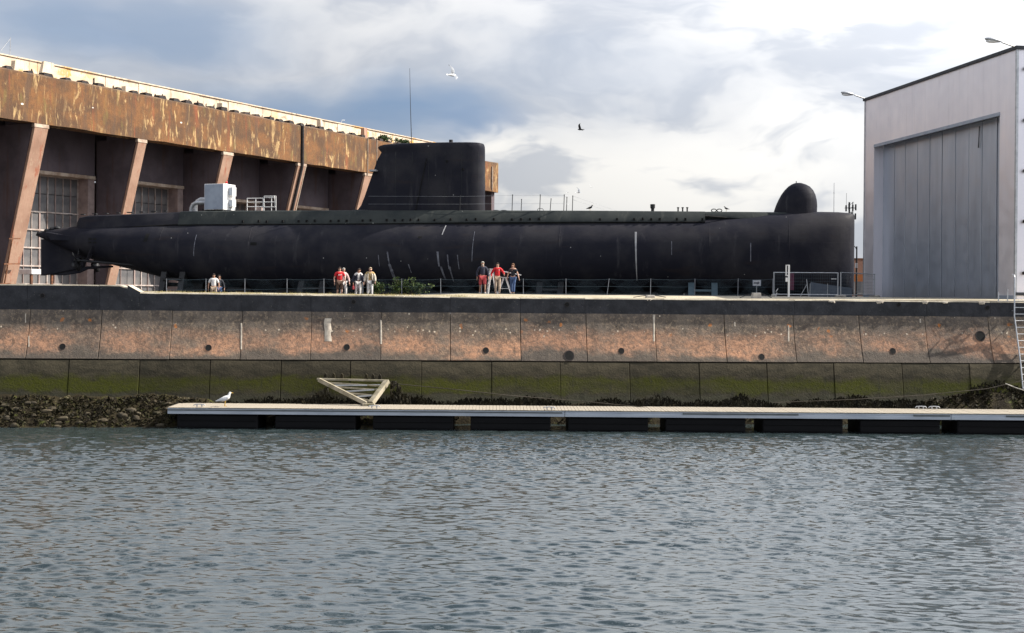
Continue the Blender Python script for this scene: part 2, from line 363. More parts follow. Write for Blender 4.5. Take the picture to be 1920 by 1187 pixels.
def ground_mat():
    m, t, b = newmat('dusty_quay_ground'); v = t.coord(); x, y, z = t.sep(v)
    c = t.mix(t.ss(t.noise(v, 0.5, 7, 0.62), 0.35, 0.66), (0.45, 0.395, 0.29), (0.34, 0.29, 0.20))
    c = t.mix(t.ss(t.noise(v, 4.0, 6, 0.7), 0.55, 0.7, 0, 0.7), c, (0.24, 0.19, 0.11))
    gr = t.math('MULTIPLY', t.ss(x, 6.0, -6.0), t.ss(t.noise(v, 1.4, 6), 0.42, 0.62))
    c = t.mix(gr, c, (0.26, 0.21, 0.085))
    tar = t.mix(t.ss(t.noise(v, 1.5, 4), 0.35, 0.65), (0.055, 0.052, 0.05), (0.032, 0.031, 0.032))
    c = t.mix(t.ss(t.math('ADD', y, t.noise(v, 0.5, 3)), 6.6, 7.4), c, tar)
    fin(t, b, c, 0.95, t.bump(t.noise(v, 8, 6, 0.7), 0.5, 0.05)); return m
def water_mat():
    m, t, b = newmat('harbour_water'); v = t.coord()
    h = t.noise(t.scale(v, (1.0, 1.9, 1.0)), 7.0, 4, 0.6, 0.3)
    fin(t, b, t.mix(t.ss(t.noise(v, 0.12, 3), 0.35, 0.65), (0.024, 0.036, 0.038), (0.030, 0.042, 0.043)), 0.03, t.bump(h, 0.10, 0.04))
    b.inputs['IOR'].default_value = 2.0; return m
def weed_mat(name, a, c2, rough=0.75):
    m, t, b = newmat(name); v = t.coord()
    c = t.mix(t.ss(t.noise(v, 2.5, 5), 0.3, 0.7), a, c2)
    fin(t, b, c, rough, t.bump(t.noise(v, 12, 4), 0.4, 0.04), None, 0.2); return m
def mud_mat():
    m, t, b = newmat('wet_mud_and_rock'); v = t.coord()
    c = t.mix(t.ss(t.noise(v, 1.6, 7, 0.7), 0.35, 0.65), (0.016, 0.012, 0.007), (0.038, 0.030, 0.014))
    c = t.mix(t.ss(t.noise(v, 3.0, 6, 0.7), 0.57, 0.66), c, (0.07, 0.075, 0.02))
    c = t.mix(t.ss(t.noise(v, 1.1, 7, 0.75), 0.64, 0.70), c, (0.20, 0.175, 0.11))
    fin(t, b, c, 0.85, t.bump(t.noise(v, 7, 7, 0.75), 0.9, 0.12), None, 0.15); return m
def brick_mat():
    m, t, b = newmat('far_brickwork'); v = t.coord(); x, y, z = t.sep(v)
    n = t.node('ShaderNodeTexBrick'); t.put(n.inputs[0], t.comb(x, z, 0.0))
    n.inputs['Color1'].default_value = (0.42, 0.20, 0.12, 1); n.inputs['Color2'].default_value = (0.34, 0.15, 0.09, 1)
    n.inputs['Mortar'].default_value = (0.3, 0.24, 0.2, 1); n.inputs['Scale'].default_value = 3.0
    fin(t, b, n.outputs[0], 0.9); return m
def glass_mat():
    m, t, b = newmat('dusty_door_glass'); v = t.coord()
    c = t.mix(t.ss(t.noise(v, 0.8, 5), 0.35, 0.65), (0.085, 0.085, 0.09), (0.16, 0.15, 0.145))
    c = t.mix(t.ss(t.noise(t.scale(v, (1.4, 1.4, 0.2)), 1.0, 5), 0.55, 0.7, 0, 0.6), c, (0.28, 0.25, 0.23))
    fin(t, b, c, 0.35); return m
MT['beam'] = rusty_concrete(); MT['strut'] = strut_concrete(); MT['inner'] = dark_concrete(); MT['parapet'] = parapet_concrete()
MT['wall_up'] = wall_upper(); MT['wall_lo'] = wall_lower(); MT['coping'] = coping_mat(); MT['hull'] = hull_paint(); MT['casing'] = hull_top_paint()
MT['clad'] = cladding(); MT['door'] = door_mat(); MT['ground'] = ground_mat(); MT['water'] = water_mat(); MT['mud'] = mud_mat(); MT['brick'] = brick_mat(); MT['dglass'] = glass_mat()
MT['bracket'] = simple('dark_broken_concrete', (0.032, 0.025, 0.024), rough=0.95, sc=2)
MT['ledge'] = simple('pale_ledge_concrete', (0.50, 0.40, 0.31), (0.30, 0.21, 0.15), 0.9, 1.2)
MT['bars'] = simple('pale_glazing_bar_steel', (0.50, 0.44, 0.40), (0.33, 0.25, 0.21), 0.6, 2, dirt=(0.22, 0.12, 0.08))
MT['jamb'] = simple('grey_pink_jamb', (0.36, 0.27, 0.24), (0.24, 0.18, 0.17), 0.9, 1.0)
MT['rust'] = simple('rusty_steel', (0.22, 0.085, 0.035), (0.10, 0.045, 0.025), 0.85, 3)
MT['galv'] = simple('galvanised_steel', (0.52, 0.53, 0.54), (0.40, 0.41, 0.43), 0.42, 4, metal=0.6)
MT['fencepost'] = simple('dull_fence_steel', (0.24, 0.25, 0.27), (0.17, 0.18, 0.20), 0.6, 4)
MT['white'] = simple('white_paint', (0.78, 0.77, 0.75), (0.68, 0.67, 0.66), 0.45, 2, dirt=(0.5, 0.48, 0.45))
MT['greypaint'] = simple('grey_sheet_metal', (0.34, 0.39, 0.46), (0.29, 0.33, 0.40), 0.4, 1.2, metal=0.35)
MT['blacksteel'] = simple('black_fittings', (0.012, 0.012, 0.014), rough=0.6, sc=4)
MT['void'] = simple('dark_opening', (0.004, 0.004, 0.004), rough=1.0, sc=2)
MT['streak'] = simple('salt_streak', (0.20, 0.21, 0.24), (0.07, 0.07, 0.09), 0.7, 3)
MT['streak2'] = simple('pale_weld_line', (0.42, 0.42, 0.42), (0.26, 0.26, 0.27), 0.6, 3)
MT['trestle'] = simple('blue_grey_steel_paint', (0.085, 0.13, 0.155), (0.06, 0.095, 0.12), 0.55, 2)
MT['alu'] = simple('weathered_aluminium', (0.46, 0.50, 0.56), (0.34, 0.38, 0.44), 0.5, 1.0, metal=0.3, stretch=(0.5, 1, 3))
MT['aludark'] = simple('dark_rubber_fender', (0.10, 0.115, 0.125), rough=0.7, sc=2)
MT['float'] = simple('black_plastic_float', (0.004, 0.004, 0.005), (0.007, 0.007, 0.008), 0.7, 1.5, spec=0.15, stretch=(0.3, 1, 2))
MT['plank'] = simple('bleached_deck_board', (0.40, 0.355, 0.285), (0.27, 0.235, 0.185), 0.85, 2.5, stretch=(1, 4, 1))
MT['timber'] = simple('weathered_cream_steel', (0.38, 0.335, 0.25), (0.22, 0.19, 0.125), 0.8, 3.0, dirt=(0.15, 0.14, 0.06))
MT['rope'] = simple('dark_wet_rope', (0.06, 0.05, 0.035), rough=0.9, sc=8)
MT['palerope'] = simple('pale_rope', (0.55, 0.52, 0.46), rough=0.9, sc=8)
MT['drip'] = simple('dark_seepage', (0.05, 0.042, 0.034), rough=0.6, sc=6)
MT['chip'] = simple('fresh_pale_mortar', (0.58, 0.51, 0.41), (0.38, 0.33, 0.27), 0.95, 5)
MT['weed'] = weed_mat('dark_seaweed', (0.008, 0.007, 0.004), (0.026, 0.021, 0.009))
MT['weed2'] = weed_mat('olive_seaweed', (0.020, 0.019, 0.007), (0.045, 0.040, 0.014))
MT['rubble'] = simple('muddy_rubble', (0.075, 0.058, 0.032), (0.026, 0.020, 0.010), 0.85, 4, bst=.5, dirt=(0.05, 0.045, 0.02))
MT['leaf'] = weed_mat('green_leaf', (0.05, 0.09, 0.02), (0.10, 0.13, 0.03), 0.6)
MT['leaf2'] = weed_mat('dark_leaf', (0.025, 0.05, 0.014), (0.05, 0.075, 0.02), 0.6)
MT['straw'] = weed_mat('dry_grass', (0.36, 0.29, 0.13), (0.20, 0.19, 0.06), 0.8)
MT['stem'] = simple('brown_stem', (0.08, 0.055, 0.03), rough=0.9, sc=6)
MT['orange'] = simple('orange_sheet', (0.60, 0.19, 0.03), (0.5, 0.15, 0.03), 0.6, 2)
MT['orange2'] = simple('yellow_sheet', (0.70, 0.42, 0.12), rough=0.6, sc=2)
MT['tarp'] = simple('blue_grey_board', (0.10, 0.12, 0.15), (0.075, 0.09, 0.12), 0.6, 1.5)
MT['purple'] = simple('faded_purple_cloth', (0.13, 0.035, 0.065), rough=0.8, sc=2)
MT['red_lens'] = simple('red_lens', (0.65, 0.03, 0.02), rough=0.25, sc=2)
MT['screen'] = simple('grey_sign_face', (0.62, 0.61, 0.62), (0.55, 0.54, 0.55), 0.5, 6)
MT['signink'] = simple('dark_sign_ink', (0.10, 0.10, 0.12), rough=0.6, sc=6)
MT['darkmetal'] = simple('dark_door_seam', (0.03, 0.035, 0.045), rough=0.6, sc=3)
MT['blockc'] = simple('grey_concrete_block', (0.48, 0.45, 0.40), (0.34, 0.31, 0.28), 0.9, 3)

# ================================================================== QUAY, GROUND, WATER
WR = R(4.0); W0 = Vector((0, 57.0, 0))
WF = Frame(W0, W0 + Vector((math.cos(WR), math.sin(WR), 0)))
Z_COP, Z_JOINT = 4.77, 2.66
def wall_y(z):
    if z >= Z_COP: return -0.07
    if z >= Z_JOINT:
        h = Z_COP - z; return -(0.078 + 0.17 * h + 0.075 * h * h)
    return -0.77 - 0.19 * (Z_JOINT - z)
def wall_hit(px, py):
    off = -0.5
    for _ in range(12):
        a, z = WF.px(px, py, off); off = wall_y(z)
    return a, off, z
def coping_top(a): return 5.47 + 0.10 * min(1.0, max(0.0, -a / 18.0))
def quay_g(a, y):
    """height of the quay ground behind the wall (a along, y inland)"""
    k = min(1.0, max(0.0, (-2.0 - a) / 14.0)); q = min(1.0, max(0.0, (y - 2.6) / 3.0)); q = q * q * (3 - 2 * q)
    r = min(1.0, max(0.0, (a - 8.0) / 14.0)) * 0.06
    e = min(1.0, max(0.0, (y - 0.85) / 4.0))
    return coping_top(a) - 0.03 + 0.15 * e - 0.75 * k * q + r * (1 - e)
def ground_at(X, Y):
    p = Vector((X, Y, 0)) - WF.o; return quay_g(p.dot(WF.d), p.dot(WF.n))

def build_ground():
    xs = np.concatenate([[-3000, -1200, -400, -150, -80], np.arange(-50, 56, 2.0), [80, 150, 400, 1200, 3000]])
    ys = np.concatenate([[0.85], np.arange(1.4, 8, 0.6), np.arange(8, 40, 3.0), [60, 100, 200, 500, 1500, 4000]])
    b = MB(); n = len(xs)
    vs = [(x, y, quay_g(x, y) + (random.uniform(-.015, .015) if 1 < y < 40 and abs(x) < 50 else 0)) for y in ys for x in xs]
    fs = [(j * n + i, j * n + i + 1, (j + 1) * n + i + 1, (j + 1) * n + i) for j in range(len(ys) - 1) for i in range(n - 1)]
    b.add(vs, fs); o = b.build('quay_ground', MT['ground'], smooth=60, recalc=False, loc=W0); o.rotation_euler.z = WR
    tag(o, 'dusty sunlit quay ground behind the sea wall', None, None, 'structure')
build_ground()

def build_water():
    dx, dy = 0.056, 0.039
    xi = np.arange(-27, 27.01, dx); yi = np.arange(17, 56.6, dy)
    xs = np.concatenate([[-2500, -800, -250, -100, -60, -40, -32], xi, [32, 40, 60, 100, 250, 800, 2500]])
    ys = np.concatenate([[-2500, -800, -250, -100, -40, -10, 5, 12], yi])
    X, Y = np.meshgrid(xs, ys)
    rng = np.random.RandomState(3)
    Z = np.zeros_like(X); N = 90
    lam = np.exp(rng.uniform(math.log(0.185), math.log(0.72), N))
    th = math.radians(82) + rng.normal(0, 0.34, N)
    for l, a in zip(lam, th):
        k = 2 * math.pi / l
        amp = 0.0056 * l ** 0.95 * rng.uniform(0.5, 1.4)
        q = k * (X * math.cos(a) + Y * math.sin(a)) + rng.uniform(0, 6.28)
        s = np.sin(q); Z += amp * (s + 0.25 * np.cos(2 * q))
    # slow gusts change the roughness of the surface from place to place
    g = 0.88 + 0.12 * np.sin(X * 0.21 + Y * 0.13 + 1) + 0.10 * np.sin(-X * 0.09 + Y * 0.31) + 0.08 * np.sin(X * 0.5 - Y * 0.23)
    calm = np.clip((54.2 - Y) / 3.0, 0.35, 1.0)
    fade = np.clip((29 - np.abs(X)) / 2, 0, 1) * np.clip((Y - 14) / 3, 0, 1)
    Z *= g * calm * fade
    nx, ny = len(xs), len(ys)
    me = bpy.data.meshes.new('water'); me.vertices.add(nx * ny)
    me.vertices.foreach_set('co', np.stack([X, Y, Z], -1).astype(np.float32).ravel())
    i = np.arange(ny - 1)[:, None] * nx + np.arange(nx - 1)[None, :]
    q = np.stack([i, i + 1, i + nx + 1, i + nx], -1).reshape(-1, 4).astype(np.int32); nf = len(q)
    me.loops.add(nf * 4); me.loops.foreach_set('vertex_index', q.ravel())
    me.polygons.add(nf); me.polygons.foreach_set('loop_start', np.arange(nf, dtype=np.int32) * 4)
    me.polygons.foreach_set('use_smooth', np.ones(nf, dtype=bool))
    me.update(calc_edges=True); me.validate()
    o = bpy.data.objects.new('water', me); COL.objects.link(o); me.materials.append(MT['water'])
    tag(o, 'rippled grey harbour water reflecting the cloudy sky', None, None, 'structure')
build_water()

# ---- quay wall: coping stones, curved upper panels, lower tidal panels
def build_wall():
    root = thing('quay_wall', 'long weathered concrete quay wall with curved face and green tidal band', 'sea wall', W0, WR)
    core = MB()
    prof = [(wall_y(z) + 0.16, z) for z in np.linspace(-1.0, 4.7, 14)]
    core.prism(prof + [(0.8, 4.7), (0.8, -1.0)], -46, 50, 'x'); core.build('wall_core', MT['void'], root)
    def panel(name, a0, a1, z0, z1, mat, n, proud):
        b = MB(); zs = np.linspace(z0, z1, n); front = [(wall_y(z + (1e-4 if z == z0 else -1e-4)) + proud, z) for z in zs]
        cut = 0.018; front = [(front[0][0] + cut, z0 - 0.0)] + [(front[0][0], z0 + cut)] + front[1:-1] + [(front[-1][0], z1 - cut)] + [(front[-1][0] + cut, z1)]
        back = [(wall_y(z1 - 1e-4) + 0.4, z1), (wall_y(z0 + 1e-4) + 0.4, z0)]
        xs = [a0, a0 + cut, (a0 + a1) / 2, a1 - cut, a1]; rings = []
        for x in xs:
            ins = cut if x in (a0, a1) else 0.0
            rings.append([(x, y + ins, z) for y, z in front] + [(x, y, z) for y, z in back])
        b.loft(rings); return b.build(name, mat, root, smooth=35)
    up = [-215, -80, 52, 187, 320, 452, 583, 714, 844, 976, 1100, 1229, 1360, 1490, 1614, 1738, 1857, 1980, 2110]
    A = [wall_hit(p, 640)[0] for p in up]
    for i in range(len(A) - 1):
        g = random.uniform(0.004, 0.014)
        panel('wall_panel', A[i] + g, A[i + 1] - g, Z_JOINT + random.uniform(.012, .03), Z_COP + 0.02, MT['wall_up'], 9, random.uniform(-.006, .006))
    lo = [-275, -140, -6, 127, 260, 393, 526, 657, 790, 922, 1051, 1181, 1312, 1439, 1565, 1693, 1820, 1950, 2080]
    A2 = [wall_hit(p, 720)[0] for p in lo]
    for i in range(len(A2) - 1):
        g = random.uniform(0.003, 0.016)
        panel('tidal_panel', A2[i] + g, A2[i + 1] - g, -0.9, Z_JOINT - random.uniform(.01, .03), MT['wall_lo'], 6, random.uniform(-.008, .008))
    # coping blocks
    e0 = WF.px(262, 545, -0.08)[0]
    cuts = [-46.0, -38, -31, WF.px(52, 560)[0], WF.px(187, 560)[0], e0] + [WF.px(p, 560, -0.08)[0] for p in (452, 583, 844, 976, 1097, 1245, 1490, 1738, 1857, 2010)] + [50.0]
    for i in range(len(cuts) - 1):
        a0, a1 = cuts[i] + 0.006, cuts[i + 1] - 0.006
        b = MB(); n = max(2, int((a1 - a0) / 0.7)); rings = []
        for k in range(n + 1):
            a = a0 + (a1 - a0) * k / n; j = lambda s=0.012: random.uniform(-s, s)
            zt = coping_top(a) + (0.30 if a < e0 - 0.45 else 0.0) + j(0.008); f = -0.074 + j(0.006)
            rings.append([(a, f, Z_COP + j(0.01)), (a, f, zt - 0.05), (a, f + 0.045 + j(), zt), (a, 0.9, zt - 0.005), (a, 0.9, Z_COP)])
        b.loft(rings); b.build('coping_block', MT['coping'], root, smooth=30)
    # slanted end of the raised stretch
    b = MB(); zt = coping_top(e0)
    b.loft([[(e0 - 0.52, -0.085, zt - .2), (e0 - 0.52, -0.085, zt + 0.31), (e0 - 0.52, 0.9, zt + 0.31), (e0 - 0.52, 0.9, zt - .2)],
            [(e0 + 0.02, -0.085, zt - .2), (e0 + 0.02, -0.085, zt + 0.01), (e0 + 0.02, 0.9, zt + 0.01), (e0 + 0.02, 0.9, zt - .2)]])
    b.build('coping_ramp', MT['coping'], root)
    # thin ledge under the coping
    # drain holes: an iron ring and the dark bore
    for px, py, r in ((117, 650, 5), (391, 652, 5), (650, 651, 5), (911, 657, 5), (1165, 658, 5), (1428, 669, 5), (1674, 658, 5), (1067, 667, 8.5), (1838, 630, 8.5),
                      (80, 554, 3.5), (663, 566, 3.5), (1063, 571, 4), (1685, 571, 3.5), (1851, 577, 4)):
        a, y, z = wall_hit(px, py); rr = r / F * 56.5
        if z > Z_COP: y = -0.09
        h = MB(); N = 14
        fy = (lambda zz: -0.085) if z > Z_COP else (lambda zz: wall_y(zz))
        ring = lambda k, d: [(a + rr * k * math.cos(q), fy(z + rr * k * math.sin(q)) + d, z + rr * k * math.sin(q)) for q in np.linspace(0, 2 * math.pi, N, endpoint=False)]
        out = ring(1.18, -0.022); inn = ring(1.0, -0.022); bk = ring(1.18, 0.2)
        h.loft([bk, out, inn, ring(0.98, -0.016)], cap=False)
        p = h.build('drain_pipe', MT['bracket'], root, smooth=30)
        d = MB(); d.loft([ring(0.985, -0.017), ring(0.5, -0.0165), ring(0.02, -0.016)], cap=True); d.build('bore', MT['void'], p)
    # mortar patches and pale streaks that follow the curve of the wall
    def strip(px0, px1, py0, py1, mat, name='mortar_patch', n=7):
        b = MB(); rings = []
        for py in np.linspace(py0, py1, n):
            j0, j1 = random.uniform(-.08, .08) * (px1 - px0), random.uniform(-.08, .08) * (px1 - px0)
            a0, y, z = wall_hit(px0 + j0, py); a1 = wall_hit(px1 + j1, py)[0]
            rings.append([(a0, y - 0.002, z), (a0 + .01, y - 0.011, z), (a1 - .01, y - 0.011, z), (a1, y - 0.002, z)])
        b.loft(rings, cap=False, close=False); b.build(name, mat, root, smooth=60)
    strip(608, 621, 597, 640, MT['chip']); strip(451, 454, 606, 655, MT['chip'], 'lime_streak'); strip(712.5, 716, 600, 645, MT['chip'], 'lime_streak')
    strip(1224, 1228, 590, 640, MT['chip'], 'lime_streak'); strip(47, 49, 588, 605, MT['chip'], 'lime_streak'); strip(53, 55, 630, 650, MT['chip'], 'lime_streak')
    strip(1477, 1480, 610, 640, MT['chip'], 'lime_streak'); strip(1376, 1379, 604, 612, MT['chip'], 'lime_streak'); strip(1724, 1727, 598, 605, MT['chip'], 'lime_streak')
    for px, s in ((1218, .9), (1560, 1.1), (1650, 1.4), (1735, 1.1), (1772, 1.0), (1842, 1.3), (757, .4), (566, .35)):
        a, z = WF.px(px, 566, -0.09); zt = coping_top(a); b = MB(); N = 17
        pr = [(a + s * .15 * random.uniform(.7, 1.1) * math.cos(q) + random.uniform(-.015, .015), zt - .02 - s * .12 * random.uniform(.35, 1.25) * max(0, -math.sin(q)) ** .6 + 0.015 * max(0, math.sin(q))) for q in np.linspace(0, 2 * math.pi, N, endpoint=False)]
        b.loft([[(x, -0.080, z) for x, z in pr], [(x + (a - x) * .25, -0.108, z + (zt - .08 - z) * .3) for x, z in pr]]); b.build('mortar_lump', MT['chip'], root, smooth=50)
    return root
quay = build_wall()

# ---- mud bank and seaweed at the wall foot
from mathutils import noise as mn
PONT_END = -13.9
def mud_h(a, y):
    """y is the distance inland of the wall frame; wall foot about -1.5"""
    left = min(1, max(0, (-11.5 - a) / 3.0)); right = min(1, max(0, (a - 17.5) / 3.0))
    top = 0.78 + 0.36 * left + 0.62 * right
    front = -1.85 - 1.75 * left - 0.5 * right
    q = min(1.0, max(0.0, (y - front) / (-1.2 - front)))
    n = mn.fractal(Vector((a * 0.9, y * 0.9, 3)), 0.8, 2.1, 5) * 0.16 + mn.noise(Vector((a * 3.2, y * 3.2, 9))) * 0.07
    return -0.45 + (top + 0.45) * q ** 0.75 + n * min(1.0, q * 3 + .2)
def build_mud():
    xs = np.arange(-34, 36, 0.13); ys = np.arange(-4.6, -1.05, 0.11); n = len(xs); b = MB()
    b.add([(x, y, mud_h(x, y)) for y in ys for x in xs], [(j * n + i, j * n + i + 1, (j + 1) * n + i + 1, (j + 1) * n + i) for j in range(len(ys) - 1) for i in range(n - 1)])
    o = b.build('mud_bank', MT['mud'], smooth=50, recalc=False, loc=W0); o.rotation_euler.z = WR
    tag(o, 'wet mud and stones at the foot of the quay wall', None, None, 'structure')
    for mat, N, nm, lab, seed in ((MT['weed'], 12000, 'dark_seaweed', 'dark seaweed heaped along the foot of the quay wall', 1), (MT['weed2'], 3200, 'olive_seaweed', 'olive seaweed strewn over the stony bank', 2)):
        rg = random.Random(seed); b = MB()
        for _ in range(N):
            if rg.random() < (0.5 if seed == 1 else 0.95): a = rg.uniform(-26, -11.2); y = rg.uniform(-3.5, -1.3)
            elif rg.random() < 0.45: a = rg.uniform(18.5, 27); y = rg.uniform(-2.1, -1.15)
            else: a = rg.uniform(-12, 27); y = rg.uniform(-2.0, -1.3)
            if seed == 1 and a > -11 and mn.noise(Vector((a * .8, 4, 2))) < -0.1: continue
            z = mud_h(a, y)
            if z < 0.03: continue
            L = rg.uniform(.06, .2); wd = L * rg.uniform(.25, .6); an = rg.uniform(0, 6.28); ti = rg.uniform(0.1, 1.1)
            d = Vector((math.cos(an) * math.cos(ti), math.sin(an) * math.cos(ti), math.sin(ti))); sd = d.cross(Vector((rg.uniform(-1, 1), rg.uniform(-1, 1), 1))).normalized() * wd / 2
            p = Vector((a, y, z - .01))
            b.add([p - sd * .5, p + sd * .5, p + d * L * .6 + sd, p + d * L, p + d * L * .55 - sd], [(0, 1, 2, 3, 4)])
        if seed == 1:      # weed fringe clinging to the wall foot behind the pontoon and at the right end
            for _ in range(9000):
                a = rg.uniform(-12.5, 27); hi = 0.98 + 0.28 * mn.fractal(Vector((a * .55, 7, 1)), .8, 2.1, 4) + (0.75 if a > 20.5 else .35 * max(0, a - 19.5))
                z = rg.uniform(.45, max(.6, hi)) if rg.random() < .7 else max(.5, hi) - abs(rg.gauss(0, .08)); y = wall_y(z) - rg.uniform(.01, .16) - (.25 * rg.random() if a > 20 else 0)
                L = rg.uniform(.06, .17); sx = rg.uniform(.015, .04); dx = rg.uniform(-.7, .7) * L; up = rg.choice((-1, -1, 1)) * L
                b.add([(a - sx, y, z), (a + sx, y - .01, z), (a + sx * .6 + dx, y - rg.uniform(.02, .08), z + up), (a - sx * .6 + dx, y - .02, z + up * .9)], [(0, 1, 2, 3)])
        o = b.build(nm, mat, recalc=False, loc=W0); o.rotation_euler.z = WR; tag(o, lab, None, None, 'stuff')
    rg = random.Random(5); b = MB()
    for i in range(90):
        a = rg.uniform(-24, -11.3); y = rg.uniform(-3.4, -1.7); r = rg.uniform(.05, .17); o_ = len(b.v); p = Vector((a, y, mud_h(a, y) + r * .1))
        b.ell((0, 0, 0), (r * rg.uniform(.9, 1.7), r * rg.uniform(.7, 1.1), r * rg.uniform(.5, .9)), 8, 6)
        for q in range(o_, len(b.v)): v = Vector(b.v[q]); b.v[q] = tuple(v * (1 + .5 * mn.noise(v * 7 + Vector((i, 0, 0)))) + p)
    o = b.build('rubble', MT['rubble'], smooth=40, loc=W0); o.rotation_euler.z = WR; tag(o, 'rubble and stones half buried in the weedy bank', None, None, 'stuff')
build_mud()

# ---- grass along the quay edge
def build_grass():
    rg = random.Random(11); b = MB()
    for _ in range(7000):
        a = rg.uniform(-24, 3) if rg.random() < .85 else rg.uniform(3, 24); y = rg.uniform(0.75, 3.0)
        if mn.noise(Vector((a * .7, y * 1.5, 0))) < -0.05 + max(0, (a + 6) * .02): continue
        if y < 0.95 and rg.random() < .6: continue
        z = quay_g(a, y) if y > .9 else coping_top(a)
        if a < WF.px(262, 545)[0] and y < 1.0: continue
        h = rg.uniform(.03, .11) * (1.0 if a < -2 else .5); an = rg.uniform(0, 6.28); p = Vector((a, y, z - .01)); s = Vector((math.cos(an), math.sin(an), 0)) * .008
        ln = Vector((rg.uniform(-.5, .5), rg.uniform(-.5, .5), 1)) * h
        b.add([p - s, p + s, p + ln], [(0, 1, 2)])
    o = b.build('dry_grass', MT['straw'], recalc=False, loc=W0); o.rotation_euler.z = WR
    tag(o, 'short dry grass growing along the edge of the quay', None, None, 'stuff')
build_grass()

# ================================================================== FLOATING PONTOON
def build_pontoon():
    Y0 = 52.7; xl = at(333, 800, Y0).x; root = thing('floating_pontoon', 'long floating pontoon with bleached board deck and black floats', 'pontoon', (0, Y0, 0), R(0.4))
    x0, x1 = at(316, 770, Y0).x, 27.0; zt, zf = 0.87, 0.60
    # floats
    fl = MB(); prof = [(-.02, -0.5), (0.0, 0.52), (0.06, 0.57), (1.84, 0.57), (1.9, 0.52), (1.9, -0.5)]
    fl.loft([[(0, .05 + y, z) for y, z in prof], [(0.04, .02 + y, z) for y, z in prof], [(3.26, .02 + y, z) for y, z in prof], [(3.3, .05 + y, z) for y, z in prof]])
    for r_ in (0.08, 0.34): fl.box((1.65, -0.01, r_), (3.2, .05, .03))
    f0 = fl.build('float', MT['float'], root, loc=(xl, 0, 0))
    for i in range(1, 11): inst(f0, (xl + 4.02 * i, 0, 0))
    # frame beams (front and back) in three lengths, with dark rubber fenders let in
    joints = [x0, at(1059, 770, Y0).x, at(1784, 770, Y0).x, x1]
    for i in range(3):
        a, b_ = joints[i] + .012, joints[i + 1] - .012; m = MB()
        pr = [(-0.10, zf), (-0.10, zf + .13), (-0.085, zf + .145), (-0.085, zf + .16), (-0.10, zf + .175), (-0.10, zt - .05), (0.02, zt - .05), (0.02, zf)]
        m.loft([[(a, y, z) for y, z in pr], [(b_, y, z) for y, z in pr]]); m.build('fascia_beam', MT['alu'], root)
        m = MB(); m.box(((a + b_) / 2, 1.95, (zf + zt) / 2 - .03), (b_ - a, .12, zt - zf - .06)); m.build('back_beam', MT['alu'], root)
    for p0, p1 in ((1279, 1498), (1712, 1783), (1886, 2100), (316, 1055)):
        a, b_ = at(p0, 770, Y0).x, at(p1, 770, Y0).x; m = MB()
        m.box(((a + b_) / 2, -0.115, zt - .105), (b_ - a - .04, .03, .075 if p0 > 400 else .06)); m.build('fender_strip', MT['aludark'], root, bevel=.008)
    # deck boards run across the pontoon
    sh = MB(); sh.box((0, 0, 0), (0.132, 2.06, 0.03)); bw = None; x = x0 + .07; rg = random.Random(4)
    while x < x1 - .07:
        loc = (x, 0.93, zt - .02 + rg.uniform(-.003, .003))
        if bw is None: bw = sh.build('deck_board', MT['plank'], root, bevel=.006, loc=loc)
        else: inst(bw, loc, rot=(0, 0, rg.uniform(-.004, .004)))
        x += .142
    # mooring cleats
    def cleat(px, py, yy):
        p = at(px, py, Y0 + yy); m = MB()
        for s in (-1, 1): m.box((s * .10, 0, .04), (.05, .06, .09))
        m.tube([(-.24, 0, .05), (-.2, 0, .10), (0, 0, .115), (.2, 0, .10), (.24, 0, .05)], .022, 8)
        return m, (p.x, yy, zt - .003)
    for px, py, yy in ((375, 762, .12), (702, 762, .12), (1030, 764, .12), (1729, 765, 1.8), (1754, 765, 1.8), (1729 + 655, 770, .12)):
        m, l = cleat(px, py, yy); m.build('cleat', MT['galv'], root, smooth=40, loc=l)
    return root
build_pontoon()

